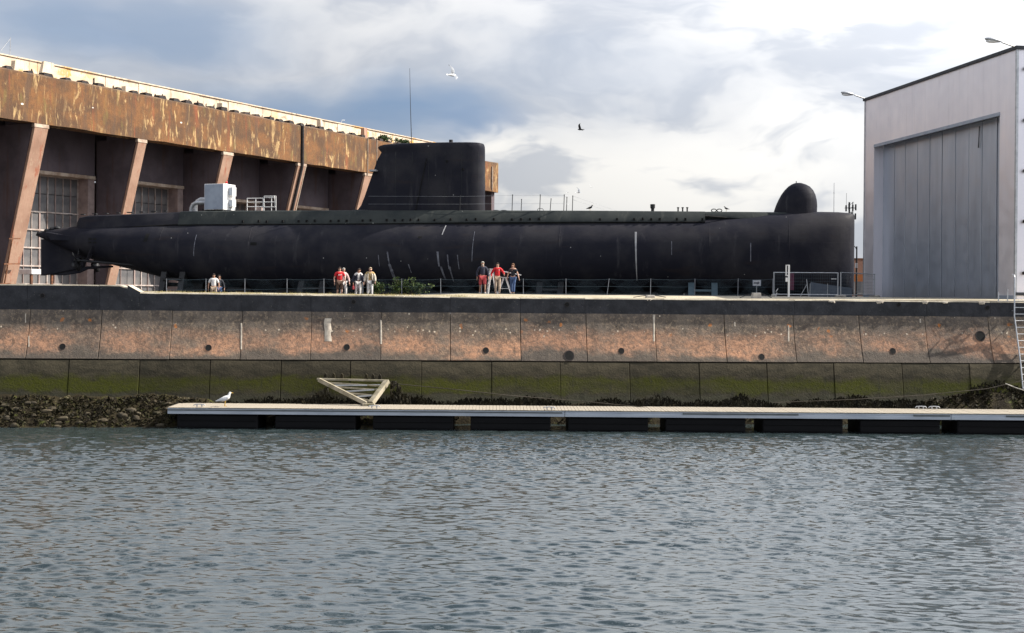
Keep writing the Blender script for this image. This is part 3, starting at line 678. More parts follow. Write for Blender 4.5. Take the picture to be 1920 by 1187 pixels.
# ---- triangular gangway bracket between the wall and the pontoon
def build_gangway():
    L = at(598, 712, 55.0); Rr = at(726, 715, 55.0); Ap = at(690, 762, 53.9)
    o = Vector((Ap.x, Ap.y, .87)); root = thing('mooring_bracket', 'cream triangular steel mooring bracket hinged between quay wall and pontoon', 'bracket', o)
    L, Rr, Ap = L - o, Rr - o, Vector((0, 0, 0.05))
    LA, RA = Ap + Vector((-.06, 0, .03)), Ap + Vector((.12, 0, .05))
    m = MB(); m.bar(L, LA, .13, .17); m.build('side_beam', MT['timber'], root, bevel=.015)
    m = MB(); m.bar(Rr, RA, .24, .2); m.build('side_beam', MT['timber'], root, bevel=.015)
    m = MB(); m.bar(L + Vector((-.1, .1, .02)), Rr + Vector((.05, .1, .02)), .1, .09); m.build('top_beam', MT['timber'], root, bevel=.01)
    zz = [(.12, .22), (.24, .17), (.30, .40), (.50, .36), (.55, .66), (.72, .62), (.76, .9)]
    for i, (ta, tb) in enumerate(zz):
        m = MB(); a = L.lerp(LA, ta); b_ = Rr.lerp(RA, tb)
        m.bar(a, b_, .05, .06); m.build('lacing_bar', MT['timber'] if i % 2 == 0 else MT['galv'], root)
    m = MB(); m.box(Ap + Vector((.03, -.02, -.0)), (.5, .3, .12)); m.build('hinge_plate', MT['timber'], root, bevel=.02)
    for t_ in (.08, .2, .32, .68, .78, .88):
        p = L.lerp(Rr, t_) + Vector((0, .25, .16)); m = MB(); m.prism([(-.08, -.1), (.08, -.1), (.07, .06), (0, .14)], -.12, .12, 'y'); m.v = [tuple(Vector(q) + p) for q in m.v]
        m.build('bumper_block', MT['weed'], root)
    # weed hanging from the bracket
    for cx, cy, rx, n, sd in ((Rr.x + .45, Rr.y - .05, .5, 420, 1), (L.x - .6, -.3 + L.y, 1.1, 700, 2)):
        rg = random.Random(sd); b = MB()
        for _ in range(n):
            u = rg.uniform(-1, 1) if sd == 2 else min(1.6, rg.random() ** 2 * 1.9) - .55; top = (Rr.z + .02 - max(0, u + .1) * .75 * rg.uniform(.6, 1.2)) if sd == 1 else (L.z - .25 - abs(u - .9) * .62 * rg.uniform(.9, 1.2))
            a = Vector((cx + u * rx, cy + rg.uniform(-.25, .2), rg.uniform(-.15, max(0, top)))); ln = rg.uniform(.1, .3)
            s = Vector((rg.uniform(-1, 1), rg.uniform(-1, 1), 0)).normalized() * rg.uniform(.02, .05)
            b.add([a - s, a + s, a + s * .4 + Vector((rg.uniform(-.06, .06), -.03, -ln))], [(0, 1, 2)])
        b.build('hanging_weed', MT['weed'], root, recalc=False)['kind'] = 'stuff'
build_gangway()
def rope(name, pts, r, mat, label):
    P = [at(*p) for p in pts]; m = MB(); Q = []
    for i in range(len(P) - 1):
        for k in range(6):
            q = P[i].lerp(P[i + 1], k / 6); Q.append(q)
    Q.append(P[-1]); o = Q[0].copy(); m.tube([q - o for q in Q], r, 6); ob = m.build(name, mat, None, smooth=60, loc=o); tag(ob, label, 'rope')
rope('mooring_rope', [(735, 719, 54.9), (850, 730, 54.7), (960, 742, 54.7), (1100, 753, 54.6), (1230, 766, 54.3)], .018, MT['rope'], 'dark rope running from the triangular bracket along the weedy wall foot')
rope('mooring_rope', [(1925, 712, 54.6), (1850, 729, 54.6), (1730, 741, 54.6), (1600, 749, 54.6), (1450, 755, 54.6)], .014, MT['rope'], 'thin dark rope sloping down from the weed mound below the ladder')
rope('mooring_rope', [(1885, 719, 54.2), (1905, 727, 54.1), (1930, 735, 54.0)], .022, MT['palerope'], 'short pale rope lying over the weed mound below the ladder')

# ---- steel ladder at the right end of the wall
def build_ladder():
    a0, z0 = WF.px(1903, 507, -0.32); root_p = WF.w(a0, -0.3, 5.45)
    root = thing('steel_ladder', 'pale steel ladder running down the quay wall at its right end', 'ladder', root_p, WR)
    wd = 0.62
    for s in (0, wd):
        pts = [(s, .22, 1.24), (s, .06, 1.22), (s, 0, 1.1), (s, 0, -.62), (s, -.66, -2.8), (s, -1.05, -4.6)]
        m = MB(); m.tube(pts, .035, 8); m.build('side_rail', MT['galv'], root, smooth=60)
    for i in range(15):
        z = .05 - i * .3; y = 0 if z > -.62 else (-.66 * (-.62 - z) / 2.18 if z > -2.8 else -.66 - .39 * (-2.8 - z) / 1.8)
        m = MB(); m.tube([(0, y, z), (wd, y, z)], .02, 6); m.build('rung', MT['galv'], root, smooth=60)
    for z in (-.4, -2.4):
        for s in (0, wd):
            y = 0 if z > -.62 else -.54; m = MB(); m.bar((s, y, z), (s, y + .45, z), .05, .05); m.build('wall_bracket', MT['galv'], root)
    return root
build_ladder()
for px, lab in ((1889, 'thin upright steel post at the quay edge just left of the ladder'), (1872, 'short steel post behind the ladder near the hangar corner')):
    p = at(px, 562, 58.4); m = MB(); h = .55 if px == 1889 else .4; m.tube([(0, 0, 0), (0, 0, h)], .025, 8); m.box((0, 0, .01), (.12, .12, .02)); o = m.build('edge_post', MT['galv'], None, smooth=50, loc=(p.x, p.y, ground_at(p.x, p.y) - .01)); tag(o, lab, 'post')

# ================================================================== SUBMARINE BUNKER
BO = Vector((-39.2, 98.0, 0)); BD = Vector((.472, .882, 0)).normalized()
BF = Frame(BO, BO + BD)
def build_bunker():
    rg = random.Random(21)
    root = thing('submarine_bunker', 'huge rust-stained concrete bunker with slanted piers and glazed gates', 'bunker', BO, BF.rz)
    G = 4.5; ZB, ZT = 18.75, 22.6; WK = [-7.4, 3.9, 14.9, 26.1, 37.4, 49.3, 60.6, 71.9]
    # front beam in three castings
    for a, b_ in ((-14.0, 37.05), (37.55, 48.95), (49.05, 50.7), (50.78, 79.0)):
        m = MB(); n = max(2, int((b_ - a) / 1.5)); rings = []
        for k in range(n + 1):
            x = a + (b_ - a) * k / n; j = lambda s: rg.uniform(-s, s)
            y0 = 0.0 if a != 49.05 else -.02
            rings.append([(x, y0, ZB + j(.04)), (x, y0, ZT - .1 + j(.05)), (x, .12, ZT + j(.06)), (x, 1.6, ZT), (x, 1.6, ZB + .02)])
        m.loft(rings); m.build('front_beam', MT['beam'], root, smooth=30)
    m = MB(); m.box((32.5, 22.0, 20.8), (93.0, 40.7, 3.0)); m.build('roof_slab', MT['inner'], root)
    m = MB(); m.box((32.5, 2.9, 22.4), (92.8, 2.6, .35)); m.build('roof_ledge', MT['ledge'], root)
    # parapet panels set back on the roof
    x = -16.0
    while x < 73:
        L = rg.uniform(3.1, 4.4); L = min(L, 73.4 - x); m = MB(); y = 3.0 + rg.uniform(-.03, .03)
        n = 5; rings = []
        for k in range(n + 1):
            xx = x + (L - .05) * k / n; rings.append([(xx, y, 22.5), (xx, y, 24.16 + rg.uniform(-.03, .03)), (xx, y + .5, 24.18), (xx, y + .5, 22.5)])
        m.loft(rings); m.build('parapet_panel', MT['parapet'], root); x += L
    m = MB(); m.box((28.6, 3.2, 24.25), (89.6, .62, .10)); m.build('parapet_cap', MT['parapet'], root)
    # upright board joints on the parapet
    jm = MB(); jm.box((0, 0, 0), (.09, .05, .62)); jb = None; x = -15
    while x < 60:
        l = (x, 2.955, 23.2 + rg.uniform(-.25, .3))
        if rg.random() < .75:
            if jb is None: jb = jm.build('joint_stain', MT['bracket'], root, loc=l)
            else: inst(jb, l, sc=(rg.uniform(.4, 1.1), 1, rg.uniform(.4, 1.25)))
        x += rg.uniform(.9, 2.2)
    # stubs of broken brackets along the roof edge
    x = -13.0
    while x < 76:
        m = MB(); s = rg.uniform(.7, 1.15); m.box((0, 0, .08 * s), (.8 * s, .8, .30 * s), taper=rg.uniform(.5, .95))
        m.v = [(p[0] + rg.uniform(-.06, .06), p[1], p[2] + rg.uniform(-.04, .06)) for p in m.v]
        m.build('bracket_stub', MT['bracket'], root, loc=(x, .5, ZT + .02)); x += rg.uniform(1.45, 2.1)
    for px, hh, ww in ((88, 1.3, 1.6), (417, .8, .9), (600, 1.1, .35), (683, 1.2, .7), (240, .6, 1.1), (30, .9, .8)):
        w_, z = BF.px(px, 200, .9); m = MB(); m.box((0, 0, hh / 2), (ww, .6, hh), taper=rg.uniform(.55, .9)); m.v = [(p[0] + rg.uniform(-.1, .1), p[1], p[2]) for p in m.v]
        m.build('concrete_lump', MT['parapet'] if px != 683 else MT['strut'], root, loc=(w_, .9, ZT - .02))
    # piers: dark web, pale slanted front edge, cap
    for k, wk in enumerate(WK):
        th = 1.35 if k != 2 else 1.0
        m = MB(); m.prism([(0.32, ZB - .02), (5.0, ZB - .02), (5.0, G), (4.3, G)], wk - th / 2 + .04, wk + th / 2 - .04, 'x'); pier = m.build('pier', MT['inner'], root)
        m = MB(); m.prism([(0.03, ZB - .35), (0.3, ZB - .35), (4.28, G), (4.0, G)], wk - th / 2, wk + th / 2, 'x'); m.build('pier_face', MT['strut'], pier, bevel=.03)
        m = MB(); m.prism([(-.0, ZB - .33), (0.35, ZB - .33), (0.3, ZB - .04), (0.02, ZB - .04)], wk - th / 2 - .05, wk + th / 2 + .05, 'x'); m.build('pier_cap', MT['ledge'], pier)
    # bays: back wall, lintel, gate
    pane = None
    for k in range(len(WK) - 1):
        a, b_ = WK[k] + .68, WK[k + 1] - .68; d0, d1 = a + .45, b_ - .75; ZL = 15.3 if k < 3 else 14.6
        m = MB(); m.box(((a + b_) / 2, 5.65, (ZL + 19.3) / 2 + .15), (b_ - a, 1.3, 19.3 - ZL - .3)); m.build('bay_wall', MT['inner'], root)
        m = MB(); m.box(((a + d0) / 2, 5.65, (G + ZL) / 2), (d0 - a, 1.3, ZL - G)); m.build('gate_jamb', MT['jamb'], root)
        m = MB(); m.box(((b_ + d1) / 2, 5.65, (G + ZL) / 2), (b_ - d1, 1.3, ZL - G)); m.build('gate_jamb', MT['jamb'], root)
        m = MB(); m.box(((a + b_) / 2, 5.6, ZL + .15), (b_ - a - .01, 1.5, .3)); m.build('gate_lintel', MT['ledge'], root, bevel=.04)
        gate = bpy.data.objects.new('gate', None); COL.objects.link(gate); gate.parent = root
        nc, nr = 10, 7; pw, ph = (d1 - d0) / nc, (ZL - G) / nr
        if k in (0, 1, 2):
            for i in range(nc):
                for j in range(nr):
                    l = (d0 + pw * (i + .5), 6.28, G + ph * (j + .5))
                    ro = (rg.uniform(-.015, .015), 0, rg.uniform(-.015, .015))
                    if pane is None:
                        q = MB(); q.box((0, 0, 0), (pw - .06, .03, ph - .06)); pane = q.build('pane', MT['dglass'], gate, loc=l)
                    else: inst(pane, l, gate, ro)
        else:
            m = MB(); m.box(((d0 + d1) / 2, 6.29, (G + ZL) / 2), (d1 - d0, .03, ZL - G)); m.build('gate_leaf', MT['dglass'], gate)
        for i in range(nc + 1):
            if rg.random() < .12 and 0 < i < nc: continue
            wd = .14 if i in (0, nc // 2, nc) else rg.choice((.05, .07, .09)); m = MB(); m.box((d0 + pw * i, 6.22, (G + ZL) / 2), (wd, .08, ZL - G)); m.build('glazing_bar', MT['bars'] if i % 2 == 0 else MT['jamb'], gate)
        for j in range(0, nr + 1):
            if j in (nr - 1,): continue
            m = MB(); m.box(((d0 + d1) / 2, 6.18, G + ph * j), (d1 - d0, .1, .12)); m.build('transom', MT['bars'], gate)
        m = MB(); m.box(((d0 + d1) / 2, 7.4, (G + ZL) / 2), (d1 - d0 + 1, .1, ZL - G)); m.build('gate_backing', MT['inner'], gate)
    m = MB(); m.tube([(77.2, -.08, ZT - .6), (77.2, -.08, ZB + .2)], .09, 6); m.build('conduit', MT['ledge'], root, smooth=60)
    # drain pipe down the beam joint and pier
    m = MB(); m.tube([(37.3, -.06, ZT - .1), (37.3, -.06, ZB), (37.3, .0, ZB - .5), (37.3, 3.9, G)], .17, 8); m.build('drain_pipe', MT['bracket'], root, smooth=60)
    m = MB(); m.tube([(38.0, .05, ZB - .2), (38.0, 3.9, G)], .09, 6); m.build('drain_pipe', MT['ledge'], root, smooth=60)
    for xx in (48.98, 50.74):
        m = MB(); m.tube([(xx, -.05, ZT), (xx, -.05, ZB - .3)], .05, 6); m.build('conduit', MT['ledge'], root, smooth=60)
    # rusty fittings on the first pier and a low porch before the gate
    for zz, ln in ((9.6, 1.1), (7.6, 1.6), (6.0, 1.0)):
        y = 3.0 + (9 - zz) * .27; m = MB(); m.bar((2.6, y - .7, zz), (2.6 + ln, y - .7, zz + .05), .1, .1); m.build('pipe_bracket', MT['rust'], root)
    m = MB(); m.tube([(3.3, 2.2, 11.5), (3.3, 2.6, 9.5), (3.25, 3.6, 5.0)], .06, 6); m.build('conduit', MT['rust'], root, smooth=60)
    w0 = BF.px(36, 500, 5.0)[0]; w1 = BF.px(80, 500, 5.0)[0]
    m = MB(); m.box(((w0 + w1) / 2, 4.3, 7.05), (w1 - w0, 1.5, .42)); m.build('porch_roof', MT['white'], root, bevel=.05)
    for xx in (w0 + .15, w1 - .15):
        m = MB(); m.box((xx, 3.75, 5.6), (.18, .18, 2.6)); m.build('porch_post', MT['rust'], root)
    # end wall beyond the sail
    m = MB(); m.box((78.5, 20.5, 11.7), (.8, 40, 14.1)); m.build('end_wall', MT['inner'], root)
    m = MB(); m.box((32.5, 40.5, 11.7), (92, .6, 14.1)); m.build('rear_wall', MT['inner'], root)
    m = MB(); m.tube([(0, 0, 0), (0, 0, 1.6)], .03, 5); m.tube([(0, 0, 1.5), (-.9, 0, .4)], .025, 5); m.build('roof_pole', MT['galv'], root, loc=(BF.px(20, 95, 3.2)[0], 3.25, 24.2))
    m = MB(); m.tube([(0, 0, 0), (.2, 0, .5), (.7, 0, .55)], .035, 5); m.build('roof_pole', MT['galv'], root, loc=(BF.px(640, 230, 3.2)[0], 3.25, 24.2))
    return root
build_bunker()
def leaf_mesh(b, c, rad, n, rg, size=(.06, .14), flat=1.0):
    for _ in range(n):
        v = Vector((rg.gauss(0, 1), rg.gauss(0, 1), rg.gauss(0, 1))).normalized() * (rg.random() ** .45)
        p = Vector((c[0] + v.x * rad[0], c[1] + v.y * rad[1], c[2] + v.z * rad[2])); L = rg.uniform(*size)
        d = Vector((rg.uniform(-1, 1), rg.uniform(-1, 1), rg.uniform(-.6, .8))).normalized(); s = d.cross(Vector((rg.uniform(-1, 1), rg.uniform(-1, 1), rg.uniform(-1, 1)))).normalized() * L * .35
        b.add([p, p + d * L * .5 + s, p + d * L, p + d * L * .5 - s], [(0, 1, 2, 3)])
def roof_shrub(px0, px1, label, seed):
    rg = random.Random(seed); w0, z = BF.px(px0, 262, .9); w1, _ = BF.px(px1, 262, .9); o = BF.w((w0 + w1) / 2, .9, 22.62)
    root = thing('roof_shrub', label, 'shrub', o, BF.rz, 'shrubs rooted on the bunker roof'); L = (w1 - w0) / 2
    st = MB(); lf = MB()
    for _ in range(7):
        x = rg.uniform(-L, L) * .7; st.tube([(x * .5, 0, -.05), (x * .8, rg.uniform(-.2, .2), .3), (x, rg.uniform(-.3, .3), .6)], [.04, .03, .015], 5)
        leaf_mesh(lf, (x, 0, .5), (L * .45, .5, .32), 70, rg, (.12, .28))
    st.build('stem', MT['stem'], root); lf.build('foliage', MT['leaf2'], root, recalc=False)
roof_shrub(712, 732, 'small green shrub on the bunker roof edge just above the sail fin', 1)
roof_shrub(738, 768, 'wider green shrub on the bunker roof just left of the whip antenna', 2)

# ================================================================== STEEL HANGAR
def build_hangar():
    N = at(1903, 558, 62.0); Fp = at(1619, 558, 79.0)
    HF = Frame(N, Fp); L = (Vector((Fp.x, Fp.y, 0)) - HF.o).length; zb = 5.40; zt = 17.68
    root = thing('steel_hangar', 'tall pale metal hangar with a closed folding door facing the submarine', 'hangar', HF.o, HF.rz)
    xa = HF.px(1873, 400)[0]; xb = HF.px(1638, 400)[0]; zo = HF.px(1873, 210)[1]; zo2 = HF.px(1638, 275)[1]; zo = (zo + zo2) / 2
    def wallbox(x0, x1, y0, y1, z0, z1, name='wall', mat=None, bev=0.0, par=None):
        m = MB(); m.box(((x0 + x1) / 2, (y0 + y1) / 2, (z0 + z1) / 2), (x1 - x0, y1 - y0, z1 - z0)); return m.build(name, mat or MT['clad'], par or root, bevel=bev)
    wallbox(0, xa, -.8, 0, zb, zo); wallbox(xb, L, -.8, 0, zb, zo); wallbox(0, L, -.8, 0, zo + .003, zt)
    wallbox(-.004, .4, -16, -.803, zb, zt, 'end_wall'); wallbox(L - .4, L + .004, -16, -.803, zb, zt, 'end_wall'); wallbox(.4, L - .4, -16, -15.6, zb, zt, 'rear_wall'); wallbox(.4, L - .4, -15.6, -.8, zt - .3, zt - .05, 'roof')
    wallbox(-.12, L + .12, -.6, .1, zt + .003, zt + .16, 'roof_trim', MT['darkmetal']); wallbox(-.12, .3, -16, -.61, zt + .003, zt + .16, 'roof_trim', MT['darkmetal'])
    wallbox(-.05, .07, -.07, .04, zb, zt - .01, 'corner_trim', MT['galv']); wallbox(L - .07, L + .05, -.09, .03, zb, zt - .01, 'corner_trim', MT['galv'])
    wallbox(xa - .02, xb + .02, -.12, .02, zo - .12, zo + .05, 'door_head', MT['greypaint'])
    # folding door leaves with dark seams
    seam = [1655, 1677, 1697, 1720, 1743, 1766, 1791, 1816, 1841, 1869]; X = sorted(HF.px(p, 420, -.62)[0] for p in seam)
    wallbox(xa - .3, xb + .3, -.79, -.74, zb, zo + .02, 'door_backing', MT['darkmetal'])
    rg = random.Random(2)
    for i in range(len(X) - 1):
        g = .03 if i != 4 else .045
        leaf = wallbox(X[i] + g, X[i + 1] - g, -.735, -.60 + rg.uniform(-.006, .006), zb + .06, zo - .02, 'door_leaf', MT['door'], .012)
    wallbox(xa + .0, X[0] - .03, -.735, -.62, zb + .06, zo - .02, 'door_leaf', MT['door'], .012)
    lh = HF.px(1838, 255, -.6); m = MB(); m.tube([(lh[0], -.55, lh[1] + .5), (lh[0], -.52, lh[1] - .3), (lh[0] + .1, -.55, lh[1] - .6)], .03, 6); m.build('pull_hook', MT['darkmetal'], root)
    for xs_ in np.arange(1.6, L - .5, 1.55):
        wallbox(xs_ - .015, xs_ + .015, -.005, .004, zo + .1 if xa - .1 < xs_ < xb + .1 else zb, zt - .02, 'cladding_joint')
    wallbox(.1, xa - .02, .002, .03, zb, zb + .35, 'kick_plate', MT['greypaint']); wallbox(xb + .02, L - .1, .002, .03, zb, zb + .35, 'kick_plate', MT['greypaint']); wallbox(xa, xb, -.6, -.45, zb, zb + .08, 'door_rail', MT['darkmetal'])
    # studs on the wall that faces the water
    for py in (128, 225, 320, 415, 512):
        p = at(1914, py, 62.0); m = MB(); m.tube([(-.22, -.45, p.z), (-.005, -.45, p.z)], .09, 8); m.build('wall_lamp', MT['bracket'], root, smooth=50)
    wallbox(-.08, -.006, -1.6, -.01, zb + .35, zb + .5, 'base_rail', MT['darkmetal'])
    # flood lamps on arms at both roof corners
    for lx, px, py in ((L - .1, 1612, 185), (.1, 1872, 83)):
        arm = MB(); arm.tube([(lx, -.1, zt + .1), (lx, .35, zt + .22), (lx, .75, zt + .34)], .045, 6); ao = arm.build('lamp_arm', MT['galv'], root, smooth=60)
        hd = MB(); hd.ell((0, 0, 0), (.18, .44, .11), 12, 7); hd.v = [(x, y, z + (y * .12)) for x, y, z in hd.v]
        ho = hd.build('lamp_head', MT['galv'], ao, smooth=60, loc=(lx, 1.2, zt + .42))
        gl = MB(); gl.ell((0, .05, -.07), (.14, .33, .08), 10, 6); gl.build('lamp_glass', MT['white'], ao, smooth=60, loc=(lx, 1.2, zt + .42))
    return root
build_hangar()

# ================================================================== SUBMARINE
SA = at(68, 440, 94.0); SB = at(1602, 440, 86.0); SF = Frame(SA, SB)
def sp(px, py, off=0.0): return SF.px(px, py, off)
def build_sub():
    root = thing('submarine', 'long black decommissioned submarine standing ashore on the quay', 'submarine', SF.o, SF.rz)
    secs = [(68, 439, 442, .06, 2.0), (80, 435, 447, .3, 2), (95, 431, 454, .55, 2), (130, 426, 470, 1.05, 2), (170, 422, 485, 1.55, 2), (210, 420, 496, 1.95, 2), (260, 418, 508, 2.3, 2), (300, 415, 518.5, 2.6, 2), (345, 413, 529, 2.8, 2),
            (400, 411, 538, 3.0, 2), (500, 409, 545, 3.1, 2), (700, 408, 548, 3.15, 2), (1000, 407, 549, 3.15, 2), (1200, 406, 550, 3.15, 2), (1330, 404, 551, 3.05, 2.05), (1400, 402, 551, 2.9, 2.2), (1450, 399, 551, 2.65, 2.4),
            (1500, 397.5, 552, 2.2, 2.6), (1540, 397.5, 552, 1.75, 2.8), (1570, 398, 552, 1.35, 3), (1590, 399.5, 552, .95, 3), (1599, 401, 552, .55, 3), (1602, 403, 551, .12, 3)]
    P = []
    for px, yt, yb, hw, ex in secs:
        s, z1 = sp(px, yt); _, z0 = sp(px, yb); P.append((s, z0, z1, hw, ex))
    s_ = [p[0] for p in P]
    def sec(s): return [lerp(s_, [p[i] for p in P], s) for i in range(1, 5)]
    def hp(s, an, off=0.0):
        """point on the hull at station s, angle an (0 = abeam on the viewer's side, 90 = top)"""
        z0, z1, hw, ex = sec(s); c, q = math.cos(an), math.sin(an); e = 2.0 / ex
        y = -(hw + off) * math.copysign(abs(c) ** e, c); z = (z0 + z1) / 2 + ((z1 - z0) / 2 + off) * math.copysign(abs(q) ** e, q)
        return (s, y, z)
    m = MB(); ss = sorted(set(list(np.linspace(s_[0], s_[-1], 64)) + s_)); K = 80
    m.loft([[hp(s, 2 * math.pi * k / K) for k in range(K)] for s in ss]); hull = m.build('hull', MT['hull'], root, smooth=50)
    # casing on top of the hull
    def casing(name, stations, mat, inset=0.0):
        mm = MB(); rings = []
        for px, yt, yb, wt, wb in stations:
            s, z1 = sp(px, yt, -1.6); _, z0 = sp(px, yb, -1.9); wt -= inset; wb -= inset
            rings.append([(s, -wb, z0), (s, -wb + .02, z0 + .08), (s, -(wt + .05), z1 - .07), (s, -(wt - .05), z1 - .01), (s, -wt * .5, z1 + .03), (s, 0, z1 + .05), (s, wt * .5, z1 + .03), (s, wt - .05, z1 - .01), (s, wt + .05, z1 - .07), (s, wb - .02, z0 + .08), (s, wb, z0), (s, wb - .3, z0 - .3), (s, -wb + .3, z0 - .3)])
        mm.loft(rings); return mm.build(name, mat, root, smooth=30)
    casing('after_casing', [(129, 426, 429, .2, .3), (131, 414, 428, .45, .6), (138, 406, 427, .7, .85), (155, 403, 426.5, .8, 1.05), (250, 400, 424, 1.1, 1.5), (330, 397, 421, 1.3, 1.8), (336, 396.5, 420.5, 1.32, 1.82)], MT['hull'])
    casing('main_casing', [(336.5, 395.5, 421, 1.4, 1.9), (450, 394.5, 420.5, 1.5, 2.0), (700, 394, 419, 1.55, 2.05), (870, 394, 417, 1.55, 2.05), (1100, 394.5, 416, 1.55, 2.05), (1322, 396, 416, 1.5, 2.0)], MT['casing'])
    casing('fore_casing', [(1322.5, 396.3, 405, 1.42, 1.62), (1370, 396.3, 408, 1.4, 1.66), (1420, 396.5, 413, 1.25, 1.6), (1476, 397, 415.5, 1.0, 1.35)], MT['casing'])
    # dark gap under the casing
    for pts, r in (([(336, 421), (450, 420.7), (700, 419.3), (870, 417.3), (1100, 416.3), (1322, 416.2)], .05), ([(1322, 405.2), (1370, 408), (1420, 413), (1476, 415.8)], .06), ([(130, 428), (200, 426), (255, 424), (336, 420.5)], .035)):
        mm = MB(); mm.tube([(sp(px, py, -1.95)[0], -1.98 if px > 336 and px < 1322.5 else lerp([130, 250, 336, 1322, 1476], [.62, 1.52, 1.84, -1.64, 1.36] if False else [.62, 1.52, 1.84, 1.64, 1.36], px) * -1.0, sp(px, py, -1.95)[1]) for px, py in pts], r, 5); mm.build('casing_gap', MT['void'], root)
    # limber holes along the casing side
    mm = MB(); rg = random.Random(9)
    for px in list(range(455, 860, 15)) + list(range(875, 1015, 17)) + list(range(1125, 1325, 16)) + [1390, 1405, 1440, 1460, 1470]:
        if rg.random() < .15: continue
        py = lerp([450, 870, 1320, 1480], [415.5, 411.5, 410.3, 411], px) + rg.uniform(-.6, .6); s, z = sp(px, py, -2.0); k = lerp([1322, 1476], [0, 1], px)
        mm.box((s, -1.99 + .30 * (k > 0) + k * .3, z), (.13, .12, .15))
    mm.build('limber_holes', MT['void'], root)['kind'] = 'stuff'
    # sail
    out = []
    zs = [396, 385, 370, 350, 330, 310, 299, 292, 286, 281, 277, 273.5, 271.2, 270]
    tr = [669, 677, 683, 690, 697, 704, 707.5, 712, 715, 711, 708.5, 712, 720, 732]
    ld = [909.5, 909.5, 909.5, 909.5, 909.5, 909.5, 909.5, 909.5, 909.5, 909.4, 909.1, 908, 906.5, 902.5]
    rings = []
    for py, a, b_ in zip(zs, tr, ld):
        s0, z = sp(a, py); s1, _ = sp(b_, py); hw = .92 if py > 276 else lerp([270, 271.2, 276], [.78, .87, .92], py); r = []
        prof = [(0, 0), (.06, .22), (.2, .6), (.42, .92), (.65, 1.0), (.86, .96), (.95, .74), (.985, .42), (1, 0)]
        r = [(s0 + (s1 - s0) * u, -hw * v, z) for u, v in prof] + [(s0 + (s1 - s0) * u, hw * v, z) for u, v in prof[-2:0:-1]]
        rings.append(r)
    m = MB(); m.loft(rings); sail = m.build('sail', MT['hull'], root, smooth=40)
    def on_sail(px, py): s, z = sp(px, py, -.95); return (s, -.955, z)
    mm = MB(); mm.tube([on_sail(800, 297), on_sail(779, 395)], .035, 5); mm.build('seam', MT['void'], sail)
    for p in ((838, 302), (868, 317)):
        mm = MB(); q = on_sail(*p); mm.box(q, (.12, .06, .12)); mm.build('vent', MT['void'], sail)
    for px in range(742, 900, 31):
        mm = MB(); mm.tube([on_sail(px, 285), on_sail(px - 1, 388)], .008, 4); mm.build('seam', MT['casing'], sail)
    s, z = sp(703, 321); mm = MB(); mm.box((s - .0, -.3, z), (.5, .7, .12)); mm.build('stub_fin', MT['streak2'], sail)
    s, z = sp(846, 270); mm = MB(); mm.tube([(s, -.1, z - .3), (s, -.1, z + .28)], .14, 10); mm.build('mast_head', MT['blacksteel'], sail, smooth=50)
    s, z = sp(770, 272); s2, z2 = sp(767, 127); mm = MB(); mm.tube([(s, .2, z - .4), (s, .2, z + .6), ((s + s2) / 2 , .2, (z + z2) / 2), (s2, .2, z2)], [.035, .03, .022, .012], 5); mm.build('whip_antenna', MT['blacksteel'], root)
    # bow sonar dome
    ol = [(396.5, 1451, 1532), (385, 1455, 1532.5), (375, 1459.5, 1531.5), (365, 1465, 1529), (357, 1471, 1525), (350, 1478, 1518.5), (346, 1484, 1511), (343.5, 1490, 1503)]
    rings = []
    for py, a, b_ in ol:
        s0, z = sp(a, py); s1, _ = sp(b_, py); c = s0 + (s1 - s0) * .58; hw = lerp([343.5, 350, 365, 396], [.28, .62, .92, 1.05], py)
        rings.append([(c + ((s1 - c) if math.cos(q) > 0 else (c - s0)) * math.cos(q), hw * math.sin(q), z) for q in np.linspace(0, 2 * math.pi, 24, endpoint=False)])
    m = MB(); m.loft([[(x, y, rings[0][0][2] - .5) for x, y, z in rings[0]]] + rings); dome = m.build('sonar_dome', MT['hull'], root, smooth=60)
    s, z = sp(1493, 343); mm = MB(); mm.tube([(s, 0, z - .1), (s, 0, z + .12)], .03, 5); mm.build('dome_pin', MT['blacksteel'], dome)
    # stern: rudder, skeg, planes, shafts, propellers
    def plate(name, pts, hw, mat=MT['hull'], off=0.0):
        mm = MB(); q = [sp(*p) for p in pts]; mm.prism([(a, b) for a, b in q], off - hw, off + hw, 'y'); return mm.build(name, mat, root, bevel=.05)
    plate('rudder', [(79, 449), (110, 447), (150, 462), (163, 480), (158, 500), (140, 506), (100, 514), (79, 517)], .22)
    plate('rudder_heel', [(82, 515), (128, 507), (162, 499.5), (212, 498), (212, 501.5), (165, 505), (150, 512), (120, 516.5)], .1)
    plate('stern_plane', [(100, 436), (160, 446), (168, 454), (110, 452)], 1.25)
    for off in (-1.5, 1.5):
        mm = MB(); a, za = sp(290, 500); b_, zb = sp(163, 489); mm.tube([(a, off, za), (b_, off, zb)], .09, 8); sh = mm.build('propeller_shaft', MT['blacksteel'], root, smooth=60)
        mm = MB(); c, zc = sp(182, 486); mm.bar((c, off, zb + .05), (c + .5, off * .4, zc + 1.0), .25, .08); mm.bar((c, off, zb + .05), (c + .6, off * 1.2, zc + .9), .25, .08); mm.build('shaft_strut', MT['hull'], root)
        mm = MB(); mm.ell((b_, off, zb), (.3, .16, .16), 10, 6)
        for k in range(5):
            an = 2 * math.pi * k / 5; d = Vector((0, math.cos(an), math.sin(an))); t_ = Vector((.35, -math.sin(an) * .6, math.cos(an) * .6)); c0 = Vector((b_, off, zb))
            mm.add([c0 + d * .1 - t_ * .12, c0 + d * .1 + t_ * .12, c0 + d * .5 + t_ * .42, c0 + d * .85 + t_ * .2, c0 + d * .8 - t_ * .2, c0 + d * .45 - t_ * .36], [(0, 1, 2, 3, 4, 5)])
